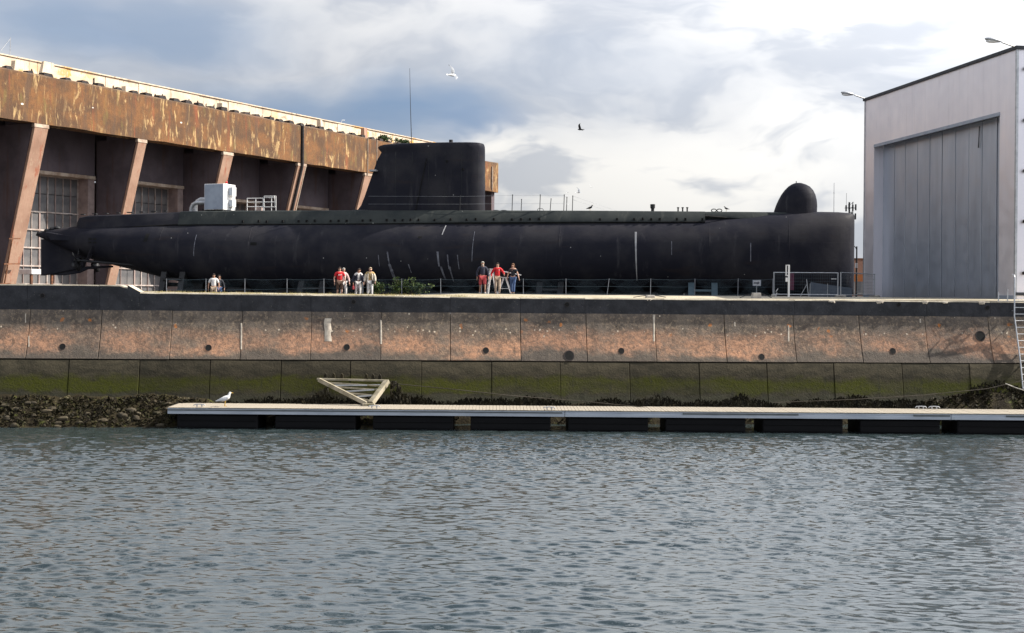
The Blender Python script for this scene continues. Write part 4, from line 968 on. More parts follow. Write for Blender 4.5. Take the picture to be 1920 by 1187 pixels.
        o = mm.build('propeller', MT['blacksteel'], root, smooth=30); md = o.modifiers.new('thick', 'SOLIDIFY'); md.thickness = .04
    # stern fairlead lumps, openings and marks on the hull
    for px, py in ((90, 431.5), (100, 428.5), (108, 426.5), (76, 437)):
        s, z = sp(px, py); mm = MB(); mm.ell((s, -.1, z - .05), (.28, .2, .16), 8, 5); mm.build('fairlead', MT['blacksteel'], root, smooth=50)
    def hull_pt(px, py, off=.01):
        best = None
        for an in np.linspace(R(-80), R(85), 240):
            s = sp(px, py, -2.5)[0]; p = hp(s, an, off); wp = SF.w(*p); r = wp - Vector((0, 0, EYE)); u = r.x / r.y * F; v = r.z / r.y * F
            yy = CY - (v * math.cos(ROLL) - u * math.sin(ROLL)); d = abs(yy - py)
            if best is None or d < best[0]: best = (d, p)
        return best[1]
    def patch(name, px0, px1, py0, py1, mat, off=.022, lean=0.0, taper=1.0):
        mm = MB(); rings = []
        for t_ in np.linspace(0, 1, 7):
            py = py0 + (py1 - py0) * t_; w_ = (px1 - px0) * (1 + (taper - 1) * t_); c = (px0 + px1) / 2 + lean * t_
            a = hull_pt(c - w_ / 2, py, off); b_ = hull_pt(c + w_ / 2, py, off); rings.append([a, b_])
        mm.loft(rings, cap=False, close=False); mm.build(name, mat, root, smooth=60)
    patch('flood_opening', 272, 279, 438, 453, MT['void'], lean=-3); patch('flood_opening', 156, 163, 446, 450, MT['void']); patch('flood_opening', 166, 173, 446, 450, MT['void']); patch('flood_opening', 156, 163, 453, 456, MT['void']); patch('flood_opening', 166, 173, 453, 456, MT['void'])
    patch('flood_opening', 474, 486, 454, 460, MT['void']); patch('flood_opening', 786, 793, 443, 446, MT['void'])
    patch('hull_mark', 1190.3, 1194.2, 435, 526, MT['streak2'], lean=2.0, taper=.35)
    patch('hull_mark', 833.5, 835.3, 423, 440, MT['streak2'], lean=-4); patch('hull_mark', 369.3, 370.6, 440, 480, MT['streak'], lean=-2); patch('hull_mark', 890, 891.2, 434, 490, MT['streak'], lean=-3)
    for p in ((729, 732, 472, 495, 3), (731, 736, 495, 525, 6), (736, 739, 505, 525, 4), (768, 770, 495, 512, 4), (822, 826, 472, 500, 2), (827, 831, 500, 525, 6), (841, 843.5, 477, 505, 2), (844, 847, 500, 528, 4), (860, 862, 478, 505, 2), (713, 714.5, 478, 500, 1), (1406, 1408, 455, 490, 0), (1259, 1260.2, 452, 478, 0)):
        patch('salt_streak', p[0], p[1], p[2], p[3], MT['streak'], lean=p[4], taper=.7)
    for px in (300, 470, 600, 1050, 1330, 1480):
        mm = MB(); s = sp(px, 480, -2.5)[0]; mm.tube([hp(s, R(a), .004) for a in range(-70, 62, 8)], .012, 4, cap=False); mm.build('weld_seam', MT['hull'], root)
    # deck fittings
    def deck(px, off=0.0): s = sp(px, 395.5, off)[0]; return s, sp(px, 395.2, -1.5)[1]
    tops = []
    for px, off, ht in ((862, -1.5, 27), (960, -1.45, 29), (977, 1.2, 26), (1012, -1.45, 29), (1031, 1.2, 27), (1057, -1.4, 29), (1062, 1.3, 30), (1073, -.9, 28)):
        s, z = deck(px, off); h = ht / F * 90; mm = MB(); le = .03 if px != 1031 else .08; mm.tube([(s, off, z - .05), (s + le, off, z + h)], .028, 6); mm.ell((s + le, off, z + h), (.04, .04, .04), 6, 4); mm.build('stanchion', MT['blacksteel'], root, smooth=50)
        if off < -.8: tops.append((s + le, off, z + h))
    mm = MB()
    s0, z0 = deck(690, -1.5)
    for fr in (.97, .45):
        pts = [(s0, -1.4, z0 + 1.05 * fr)] + [(t_[0], t_[1], z0 + (t_[2] - z0) * fr) for t_ in tops]; mm.tube(pts, .006, 4)
    e = deck(1160, 0); mm.tube([tops[-1], (e[0], 0, e[1] + .05)], .008, 4); mm.tube([(tops[-1][0], tops[-1][1], tops[-1][2] - .25), (e[0] - .6, 0, e[1] + .05)], .008, 4); mm.build('guard_wire', MT['galv'], root)
    s, z = deck(1013, .2); mm = MB(); mm.tube([(s - .2, .3, z - .05), (s - .2, .3, z + .2), (s - .14, .3, z + .26), (s + .14, .3, z + .26), (s + .2, .3, z + .2), (s + .2, .3, z - .05)], .02, 6); mm.build('hand_rail', MT['blacksteel'], root, smooth=50)
    for px in (931, 946):
        s, z = deck(px); mm = MB(); mm.tube([(s, -.3, z), (s, -.3, z + .07)], .05, 8); mm.ell((s, -.3, z + .1), (.22, .22, .04), 10, 5); mm.build('deck_vent', MT['blacksteel'], root, smooth=50)
    s, z = deck(1224); mm = MB(); mm.tube([(s, -.4, z - .05), (s, -.4, z + .22), (s, -.4, z + .24), (s, -.4, z + .5), (s, -.4, z + .52)], [.11, .11, .16, .17, .13], 12); mm.build('capped_vent', MT['blacksteel'], root, smooth=30)
    for px in (1271.5, 1280, 1288.5):
        s, z = deck(px); mm = MB(); mm.tube([(s, -.4, z - .05), (s, -.4, z + .24), (s, -.4, z + .245), (s, -.4, z + .31)], [.05, .05, .08, .08], 10); mm.build('bollard', MT['blacksteel'], root, smooth=30)
    s, z = deck(1343); mm = MB()
    for c in (-.17, .2): mm.tube([(s + c + .17 * math.cos(q), -.5, z + .08 + .1 * math.sin(q)) for q in np.linspace(0, 2 * math.pi, 13)], .035, 6, cap=False)
    mm.build('fairlead', MT['blacksteel'], root, smooth=50)
    s, z = deck(690, -1.2); mm = MB(); mm.box((s - .6, -1.0, z + .05), (1.0, .5, .1)); mm.build('hatch', MT['blacksteel'], root, bevel=.02)
    for px in range(140, 330, 22):
        s, z = sp(px, lerp([130, 250, 330], [405, 400, 397], px)); mm = MB(); mm.box((s, -.5, z + .03), (random.uniform(.15, .5), .3, .07)); mm.build('deck_cleat', MT['blacksteel'], root)
    s, z = sp(1604, 470); return root, sec, deck
sub, sub_sec, deck = build_sub()

# ---- steel trestles that carry the submarine
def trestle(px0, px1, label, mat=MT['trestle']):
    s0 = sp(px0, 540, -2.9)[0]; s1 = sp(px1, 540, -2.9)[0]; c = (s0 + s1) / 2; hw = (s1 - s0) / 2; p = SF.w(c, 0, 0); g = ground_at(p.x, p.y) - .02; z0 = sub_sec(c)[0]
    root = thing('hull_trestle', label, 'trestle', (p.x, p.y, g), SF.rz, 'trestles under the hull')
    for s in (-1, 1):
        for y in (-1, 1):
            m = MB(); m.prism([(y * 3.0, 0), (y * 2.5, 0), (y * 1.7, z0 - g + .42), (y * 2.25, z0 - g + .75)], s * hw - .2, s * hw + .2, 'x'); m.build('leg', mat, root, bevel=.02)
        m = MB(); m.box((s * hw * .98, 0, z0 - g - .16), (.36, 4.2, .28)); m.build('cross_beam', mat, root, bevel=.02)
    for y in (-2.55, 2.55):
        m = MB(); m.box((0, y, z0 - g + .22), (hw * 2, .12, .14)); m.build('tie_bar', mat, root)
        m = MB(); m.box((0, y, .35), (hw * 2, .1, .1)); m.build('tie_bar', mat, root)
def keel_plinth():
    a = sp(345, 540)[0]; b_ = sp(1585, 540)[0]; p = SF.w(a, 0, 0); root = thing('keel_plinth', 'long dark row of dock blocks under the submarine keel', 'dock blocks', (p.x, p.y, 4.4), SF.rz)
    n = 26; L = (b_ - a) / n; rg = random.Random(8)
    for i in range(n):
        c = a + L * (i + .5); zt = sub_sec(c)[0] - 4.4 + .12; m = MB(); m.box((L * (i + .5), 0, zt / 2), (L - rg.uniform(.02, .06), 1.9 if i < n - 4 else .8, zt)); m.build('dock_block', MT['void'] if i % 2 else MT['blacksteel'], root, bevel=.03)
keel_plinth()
trestle(1296, 1340, 'blue-grey steel trestle under the forward hull behind the wire fence')
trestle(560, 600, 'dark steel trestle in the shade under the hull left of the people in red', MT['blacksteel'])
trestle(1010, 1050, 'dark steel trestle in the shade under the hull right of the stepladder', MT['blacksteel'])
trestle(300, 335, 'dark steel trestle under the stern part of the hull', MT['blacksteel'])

# ================================================================== EQUIPMENT ON THE AFTER DECK
def build_vent_unit():
    s, z = deck(412, 0); o = SF.w(s, 0.0, z); rz = SF.rz - R(14)
    root = thing('ventilation_unit', 'white ventilation cabinet with shade-grey front and ducts on the submarine after deck', 'cabinet', o, rz)
    W_, D_, H_ = 1.62, 1.5, 1.86
    m = MB(); m.box((0, 0, .12 + H_ / 2), (W_, D_, H_)); m.build('cabinet', MT['white'], root, bevel=.02)
    m = MB(); m.box((-.0, -D_ / 2 - .012, .12 + H_ / 2), (W_ - .08, .02, H_ - .08)); m.build('shade_grey_panel', MT['greypaint'], root, bevel=.006)  # shade of this face painted as a grey sheet on the white cabinet
    for x in (-.7, -.25, .25, .7):
        m = MB(); m.box((x, 0, .05), (.12, D_ * .9, .14)); m.build('foot', MT['blacksteel'], root)
    for zc, h, w_ in ((1.45, .66, .5), (.62, .54, .46)):
        m = MB(); m.box((W_ / 2 + .16, .15, zc), (.32, w_, h)); p = m.build('fan_box', MT['white'], root, bevel=.03)
        m = MB(); m.box((W_ / 2 + .16, .15 - w_ / 2 - .01, zc), (.2, .02, h - .14)); m.build('louvre', MT['greypaint'], p)
    m = MB(); m.tube([(W_ / 2 + .28, .1, .36), (W_ / 2 + .28, .1, 0)], .03, 6); m.build('drain_hose', MT['white'], root)
    m = MB(); m.tube([(.62, -.1, H_ + .12), (.62, -.1, H_ + .2)], .07, 10); b = m.build('beacon', MT['white'], root, smooth=40)
    m = MB(); m.ell((.62, -.1, H_ + .24), (.09, .09, .10), 10, 6); m.build('beacon_lens', MT['red_lens'], b, smooth=60)
    for y, zz in ((.15, .95), (-.35, .68)):
        m = MB(); m.tube([(-.75, y, zz), (-1.75, y, zz), (-2.05, y, zz - .12), (-2.2, y, zz - .38), (-2.22, y, .0)], .15, 12); m.build('duct', MT['galv'], root, smooth=50)
    m = MB(); m.box((-1.85, -.3, .3), (.1, .1, .6)); m.build('duct_post', MT['white'], root)
    for x in (-1.3, -1.05):
        m = MB(); m.tube([(x, -.2, 0), (x, -.2, .26)], .06, 8); m.build('deck_stub', MT['blacksteel'], root)
build_vent_unit()
def build_railing():
    s, z = deck(485, 0); o = SF.w(s, .6, z - .02)
    root = thing('gangway_railing', 'white tubular gangway railing on the submarine deck beside the ventilation cabinet', 'railing', o, SF.rz - R(6))
    X = [-1.12, -.45, .13, .2, .78, 1.12]
    for i, x in enumerate(X):
        h = 1.08 if i < 3 else 1.22; m = MB(); m.tube([(x, 0, 0), (x, 0, h)], .03, 8); m.build('post', MT['white'], root, smooth=50)
    for zz in (.06, .45, .78, 1.06):
        m = MB(); m.tube([(-1.14, 0, zz), (.14, 0, zz)], .026, 8); m.build('rail', MT['white'], root, smooth=50)
    for zz in (.42, .78, 1.1, 1.2):
        m = MB(); m.tube([(.2, 0, zz), (1.12, 0, zz)], .026, 8); m.build('rail', MT['white'], root, smooth=50)
    m = MB(); m.tube([(1.0, -.0, 1.2), (1.18, -.35, 1.2), (1.18, -.35, .42), (1.1, 0, .42)], .026, 8); m.build('gate_hoop', MT['white'], root, smooth=50)
    m = MB(); m.box((-.3, .25, .2), (.55, .4, .4)); m.build('gear_box', MT['jamb'], root, bevel=.02)
build_railing()

# ================================================================== FENCES AND SIGNS ON THE QUAY
def wire_fence():
    FY = 76.0; xs = [312, 386, 459, 538, 607, 680, 753, 826, 903, 981, 1061, 1142, 1220, 1303, 1384, 1449]
    P = []
    for i, px in enumerate(xs):
        y = FY - i * .35; p = at(px, 540, y); g = ground_at(p.x, y); zt = at(px, 523.5, y).z; P.append((p.x, y, g, zt))
    o = Vector((P[0][0], P[0][1], 0)); root = thing('wire_fence', 'low wire mesh fence on thin posts in front of the submarine', 'fence', o)
    for i, (x, y, g, zt) in enumerate(P):
        m = MB(); le = .12 if xs[i] == 1142 else random.uniform(-.02, .02); m.tube([(x - o.x - le, y - o.y, g - .05), (x - o.x, y - o.y, zt + .03)], .021, 6); m.build('post', MT['fencepost'], root, smooth=50)
    tw = MB(); net = MB()
    for i in range(len(P) - 1):
        a, b_ = P[i], P[i + 1]
        for fr, sag in ((1.0, .04), (.55, .03), (.08, .02)):
            q = [Vector((a[0] + (b_[0] - a[0]) * t_ - o.x, a[1] + (b_[1] - a[1]) * t_ - o.y, (a[2] + (a[3] - a[2]) * fr) * (1 - t_) + (b_[2] + (b_[3] - b_[2]) * fr) * t_ - sag * 4 * t_ * (1 - t_))) for t_ in np.linspace(0, 1, 7)]
            tw.tube(q, .005, 4)
        n = 26
        for k in range(n):
            for sg in (1, -1):
                t0 = k / n; t1 = t0 + sg * .42
                if t1 < 0 or t1 > 1: continue
                A = Vector((a[0] + (b_[0] - a[0]) * t0 - o.x, a[1] + (b_[1] - a[1]) * t0 - o.y, a[2] + (b_[2] - a[2]) * t0)); Bq = Vector((a[0] + (b_[0] - a[0]) * t1 - o.x, a[1] + (b_[1] - a[1]) * t1 - o.y, a[3] + (b_[3] - a[3]) * t1 - .03))
                net.tube([A, Bq], .0022, 3, cap=False)
    tw.build('line_wire', MT['trestle'], root); nn = net.build('wire_mesh', MT['trestle'], root); nn['kind'] = 'stuff'
    return P
FP = wire_fence()

def arrow_sign():
    y = 71.1; p = at(1419, 530.5, y); o = Vector((p.x, y, p.z))
    root = thing('fence_sign', 'small grey rectangular sign with a dark arrow on the wire fence', 'sign', o)
    w_, h = .46, .34
    m = MB(); m.box((0, 0, 0), (w_, .02, h)); m.build('sign_plate', MT['screen'], root, bevel=.004)
    for c, d in (((0, -.014, h / 2 - .012), (w_, .012, .024)), ((0, -.014, -h / 2 + .012), (w_, .012, .024)), ((-w_ / 2 + .012, -.014, 0), (.024, .012, h - .05)), ((w_ / 2 - .012, -.014, 0), (.024, .012, h - .05))):
        m = MB(); m.box(c, d); m.build('border_strip', MT['greypaint'], root)
    m = MB(); m.prism([(-.17, -.05), (-.02, -.04), (.06, -.09), (.16, .0), (.08, .075), (.02, .035), (-.17, .045)], -.016, -.012, 'y'); m.build('arrow_mark', MT['signink'], root)
    m = MB(); m.tube([(0, .03, -p.z + ground_at(p.x, y)), (0, .03, .15)], .02, 6); m.build('sign_post', MT['galv'], root)
arrow_sign()
def site_barrier(px0, px1, yA, yB, label):
    a = at(px0, 540, yA); b_ = at(px1, 540, yB); g = ground_at(a.x, yA); L = (Vector((b_.x, b_.y, 0)) - Vector((a.x, a.y, 0))).length; rz = math.atan2(b_.y - a.y, b_.x - a.x); H = at(px0, 511, yA).z - g
    root = thing('site_barrier', label, 'barrier', (a.x, a.y, g), rz, 'mesh site barriers before the bow')
    for x in (.03, L - .03):
        m = MB(); m.tube([(x, 0, 0), (x, 0, H + .02)], .032, 8); m.build('upright', MT['galv'], root, smooth=50)
        m = MB(); m.box((x, 0, .06), (.22, .6, .12)); m.build('foot_block', MT['blockc'], root, bevel=.03)
    for zz in (H, .12):
        m = MB(); m.tube([(0, 0, zz), (L, 0, zz)], .025, 8); m.build('rail', MT['galv'], root, smooth=50)
    m = MB(); n = int(L / .12)
    for i in range(1, n): m.tube([(L * i / n, 0, .12), (L * i / n, 0, H)], .003, 3, cap=False)
    for zz in np.linspace(.3, H - .12, 6): m.tube([(0, -.006, zz), (L, -.006, zz)], .0035, 3, cap=False)
    o = m.build('wire_mesh', MT['trestle'], root); o['kind'] = 'stuff'
    m = MB(); m.box((L - .25, -.02, H * .75), (.3, .01, .04)); m.build('maker_plate', MT['white'], root)
site_barrier(1450, 1572, 70.5, 70.2, 'mesh site barrier panel in front of the bow, behind the tall white post')
site_barrier(1576, 1640, 70.2, 75.0, 'mesh site barrier panel at the right end of the bow beside the hangar')
def post_thing(name, label, cat, px, py_top, y, build):
    p = at(px, py_top, y); g = ground_at(p.x, y); root = thing(name, label, cat, (p.x, y, g)); build(root, p.z - g); return root
def sign_post(root, h):
    m = MB(); m.box((.06, 0, h / 2), (.09, .05, h)); m.build('post', MT['white'], root, bevel=.01)
    for x, z0, z1 in ((-.075, h - .55, h), ):
        m = MB(); m.box((x, 0, (z0 + z1) / 2), (.05, .04, z1 - z0)); m.build('frame_bar', MT['white'], root)
    m = MB(); m.box((-.0, 0, h - .02), (.13, .04, .04)); m.build('frame_bar', MT['white'], root)
    m = MB(); m.box((-.01, 0, h - .52), (.12, .04, .05)); m.build('frame_bar', MT['white'], root)
    m = MB(); m.box((-.05, -.01, h - .72), (.1, .03, .2)); m.build('lower_plate', MT['white'], root)
post_thing('sign_frame_post', 'tall white post with a narrow frame on top standing before the bow', 'post', 1477, 496.5, 62.0, sign_post)
def bent_rod(root, h):
    m = MB(); m.tube([(-.02, 0, 0), (-.05, 0, .25), (.05, 0, h)], .022, 6); m.build('rod', MT['galv'], root, smooth=50)
    m = MB(); m.tube([(-.09, 0, 0), (.01, 0, .2)], .018, 6); m.build('prop', MT['galv'], root, smooth=50)
post_thing('bent_rod', 'short bent steel rod standing left of the tall white post', 'rod', 1457, 541, 63.0, bent_rod)
def leaning_post(root, h):
    m = MB(); m.tube([(.07, 0, 0), (-.05, 0, h)], .03, 8); m.build('pole', MT['galv'], root, smooth=50)
    m = MB(); m.tube([(-.35, .2, 0), (-.03, .0, h * .7)], .022, 6); m.build('prop', MT['galv'], root, smooth=50)
post_thing('leaning_post', 'propped steel post leaning behind the mesh barrier', 'post', 1514, 523.5, 71.5, leaning_post)
def board(root, h):
    m = MB(); m.prism([(-.55, 0), (1.9, 0), (1.9, h * .62), (.3, h * .86), (-.45, h)], -.03, .03, 'y'); m.build('sheet', MT['tarp'], root)
    for x in (-.5, .5):
        m = MB(); m.tube([(x, -.05, 0), (x, -.05, h * .9)], .02, 6); m.build('post', MT['galv'], root)
post_thing('stored_sheet', 'dull blue-grey sheet standing behind the mesh barrier below the bow', 'sheet', 1535, 529, 73.0, board)
def banner(root, h):
    m = MB(); m.box((0, 0, h * .62), (.3, .03, h * .7)); m.build('cloth', MT['purple'], root)
    m = MB(); m.tube([(-.16, .02, 0), (-.16, .02, h)], .02, 6); m.build('pole', MT['blacksteel'], root)
post_thing('cloth_banner', 'narrow faded purple cloth on a pole right of the tall white post', 'banner', 1484, 511, 72.5, banner)
for px, y, lab in ((1418, 60.5, 'pale concrete block lying on the quay below the arrow sign'), (1219, 60.0, 'flat pale concrete slab lying on the quay edge before the hull mark')):
    p = at(px, 552, y); g = ground_at(p.x, y); root = thing('concrete_block', lab, 'concrete block', (p.x, y, g - .02), 0.1)
    h = .28 if px == 1418 else .14
    m = MB(); m.box((0, 0, h / 2), (.42, .4, h), taper=.88); m.build('block', MT['blockc'], root, bevel=.03)
    m = MB(); m.tube([(-.2, 0, h * .8), (-.45, 0, h * .6), (-.8, 0, .03)], .018, 6); m.build('cable', MT['blacksteel'], root, smooth=50); m = MB(); m.tube([(.2, 0, h * .9), (.4, 0, h * .7), (.75, 0, .05)], .02, 6); m.build('cable', MT['blacksteel'], root, smooth=50)
# lamp post, far mast, thin pole and brick house seen past the bow
def lamp_post(root, h):
    m = MB(); m.tube([(0, 0, 0), (0, 0, h)], [.07, .05], 8); m.build('pole', MT['blacksteel'], root, smooth=50)
    m = MB(); m.box((-.02, 0, h * .62), (.16, .1, .35)); m.build('box', MT['white'], root)
    m = MB(); m.tube([(0, 0, h * .93), (-.1, 0, h * .985), (-.28, 0, h * 1.03)], .03, 6); m.build('arm', MT['blacksteel'], root)
post_thing('lamp_post', 'dark slender lamp post standing between the bow and the hangar', 'lamp post', 1606.5, 462, 90.0, lamp_post)
def rope_barrier(root, h): pass
def far_mast():
    y = 240.0; p = at(1594.5, 379, y); g = 5.3; root = thing('antenna_mast', 'far lattice mast with clustered panel antennas above the bow', 'mast', (p.x, y, g)); h = p.z - g
    m = MB()
    for s in ((-.5, -.5), (.5, -.5), (0, .6)): m.tube([(s[0], s[1], 0), (s[0] * .7, s[1] * .7, h)], .09, 5)
    for i in range(24): m.bar((-.5, -.5, h * i / 24), (.5, -.5, h * (i + 1) / 24), .06, .06)
    m.build('lattice', MT['blacksteel'], root)
    for k, (x, z) in enumerate(((-.9, -1.2), (-.35, -.9), (.35, -1.1), (.9, -1.0), (-.8, -2.6), (.1, -2.5), (.85, -2.7))):
        m = MB(); m.box((x, -.4, h + z), (.26, .2, 1.15)); m.build('panel_antenna', MT['blacksteel'], root)
    m = MB(); m.box((0, 0, h - 1.1), (2.0, .9, .08)); m.box((0, 0, h - 2.7), (2.0, .9, .08)); m.build('platform', MT['blacksteel'], root)
    m = MB(); m.tube([(-.75, 0, h - 1), (-.75, 0, h + 1.7)], .03, 4); m.build('rod', MT['blacksteel'], root)
far_mast()
y = 150.0; p = at(1564, 343, y); m = MB(); m.tube([(0, 0, 0), (0, 0, p.z - 5.3)], [.08, .03], 6); m.tube([(0, 0, p.z - 6.5), (0, 0, p.z - 6.45)], .1, 6); tag(m.build('flag_pole', MT['galv'], None, loc=(p.x, y, 5.3)), 'thin pale pole rising behind the foredeck right of the dome', 'pole')
def brick_house():
    y = 130.0; a = at(1596, 487, y); g = 5.2; root = thing('brick_house', 'far brick building seen between the bow and the hangar', 'building', (a.x, y, g)); h = a.z - g
    m = MB(); m.box((2.2, 4, h / 2), (6.0, 8, h)); m.build('wall', MT['brick'], root)
    m = MB(); m.box((2.2, 4, h + .08), (6.2, 8.2, .16)); m.build('roof_edge', MT['rust'], root)
    m = MB(); m.box((1.0, -.03, 1.3), (.9, .08, 1.2)); w_ = m.build('window', MT['dglass'], root); m = MB(); m.box((1.0, -.08, .68), (1.1, .12, .08)); m.build('sill', MT['blockc'], w_)
    y = 100.0; a = at(1600, 515, y); b_ = at(1618, 528, y); g2 = ground_at(a.x, y); r2 = thing('orange_hoarding', 'bright orange hoarding board between the bow and the hangar', 'hoarding', (a.x, y, g2))
    m = MB(); m.box((.6, 0, (a.z + b_.z) / 2 - g2), (1.5, .05, a.z - b_.z)); m.build('board', MT['orange'], r2)
    m = MB(); m.box((.26, -.03, (a.z + b_.z) / 2 - g2), (.14, .03, a.z - b_.z)); m.build('yellow_edge', MT['orange2'], r2)
    for x in (.1, 1.1):
        m = MB(); m.box((x, .04, (a.z - g2) / 2), (.08, .06, a.z - g2)); m.build('post', MT['blockc'], r2)
brick_house()
# bramble growing through the fence
def bramble():
    y = 74.2; p = at(752, 545, y); g = ground_at(p.x, y); root = thing('bramble_bush', 'tangled green bramble growing through the wire fence beside the people in white', 'bush', (p.x, y, g)); rg = random.Random(31)
    st = MB(); lf = MB(); lf2 = MB()
    for i in range(40):
        x = rg.uniform(-1.45, 1.45); q = [Vector((x, rg.uniform(-.2, .2), -.05))]; d = Vector((rg.uniform(-.6, .6), rg.uniform(-.3, .2), 1))
        top = (.95 if abs(x - .3) < .5 else .68) * rg.uniform(.7, 1.15)
        for k in range(1, 6):
            t_ = k / 5; q.append(q[0] + Vector((d.x * t_ * .7, d.y * t_ * .6 - .1 * t_ * t_, top * math.sin(t_ * 2.2) * 1.0)))
            c = q[-1]; leaf_mesh(lf if rg.random() < .65 else lf2, c, (.18, .12, .13), 11, rg, (.05, .13))
        st.tube(q, [.012, .011, .010, .009, .008, .006], 4)
    st.build('stem', MT['stem'], root); a = lf.build('leaves', MT['leaf'], root, recalc=False); b_ = lf2.build('leaves', MT['leaf2'], root, recalc=False); a['kind'] = b_['kind'] = 'stuff'
bramble()

# ================================================================== PEOPLE
def skin_mesh(verts, edges, rad, sub=1, root=0):
    me = bpy.data.meshes.new('tmp'); bm = bmesh.new(); lay = bm.verts.layers.skin.verify(); vs = []
    for i, (v, r) in enumerate(zip(verts, rad)):
        q = bm.verts.new(v); q[lay].radius = (r, r) if not isinstance(r, tuple) else r; q[lay].use_root = (i == root); vs.append(q)
    for a, b_ in edges: bm.edges.new((vs[a], vs[b_]))
    bm.to_mesh(me); bm.free(); o = bpy.data.objects.new('tmp', me); COL.objects.link(o)
    k = o.modifiers.new('s', 'SKIN'); k.use_smooth_shade = True; s = o.modifiers.new('u', 'SUBSURF'); s.levels = sub; s.render_levels = sub
    dg = bpy.context.evaluated_depsgraph_get(); out = bpy.data.meshes.new_from_object(o.evaluated_get(dg))
    bpy.data.objects.remove(o); bpy.data.meshes.remove(me)
    V = [tuple(v.co) for v in out.vertices]; Fc = [tuple(p.vertices) for p in out.polygons]; bpy.data.meshes.remove(out); return V, Fc
def cloth(name, c, c2=None): 
    if name not in MT: MT[name] = simple(name, c, c2, 0.85, 9, bst=.25)
    return MT[name]
SKIN = [simple('fair_skin', (0.55, 0.32, 0.23), (0.48, 0.27, 0.19), .55, 12), simple('tanned_skin', (0.42, 0.23, 0.15), (0.36, 0.19, 0.12), .55, 12)]
cloth('grey_hair', (.50, .47, .42)); cloth('brown_hair', (.16, .075, .03)); cloth('dark_hair', (.035, .022, .016)); cloth('blond_hair', (.50, .40, .27)); cloth('shoe', (.05, .045, .04)); cloth('trainer', (.5, .48, .45))
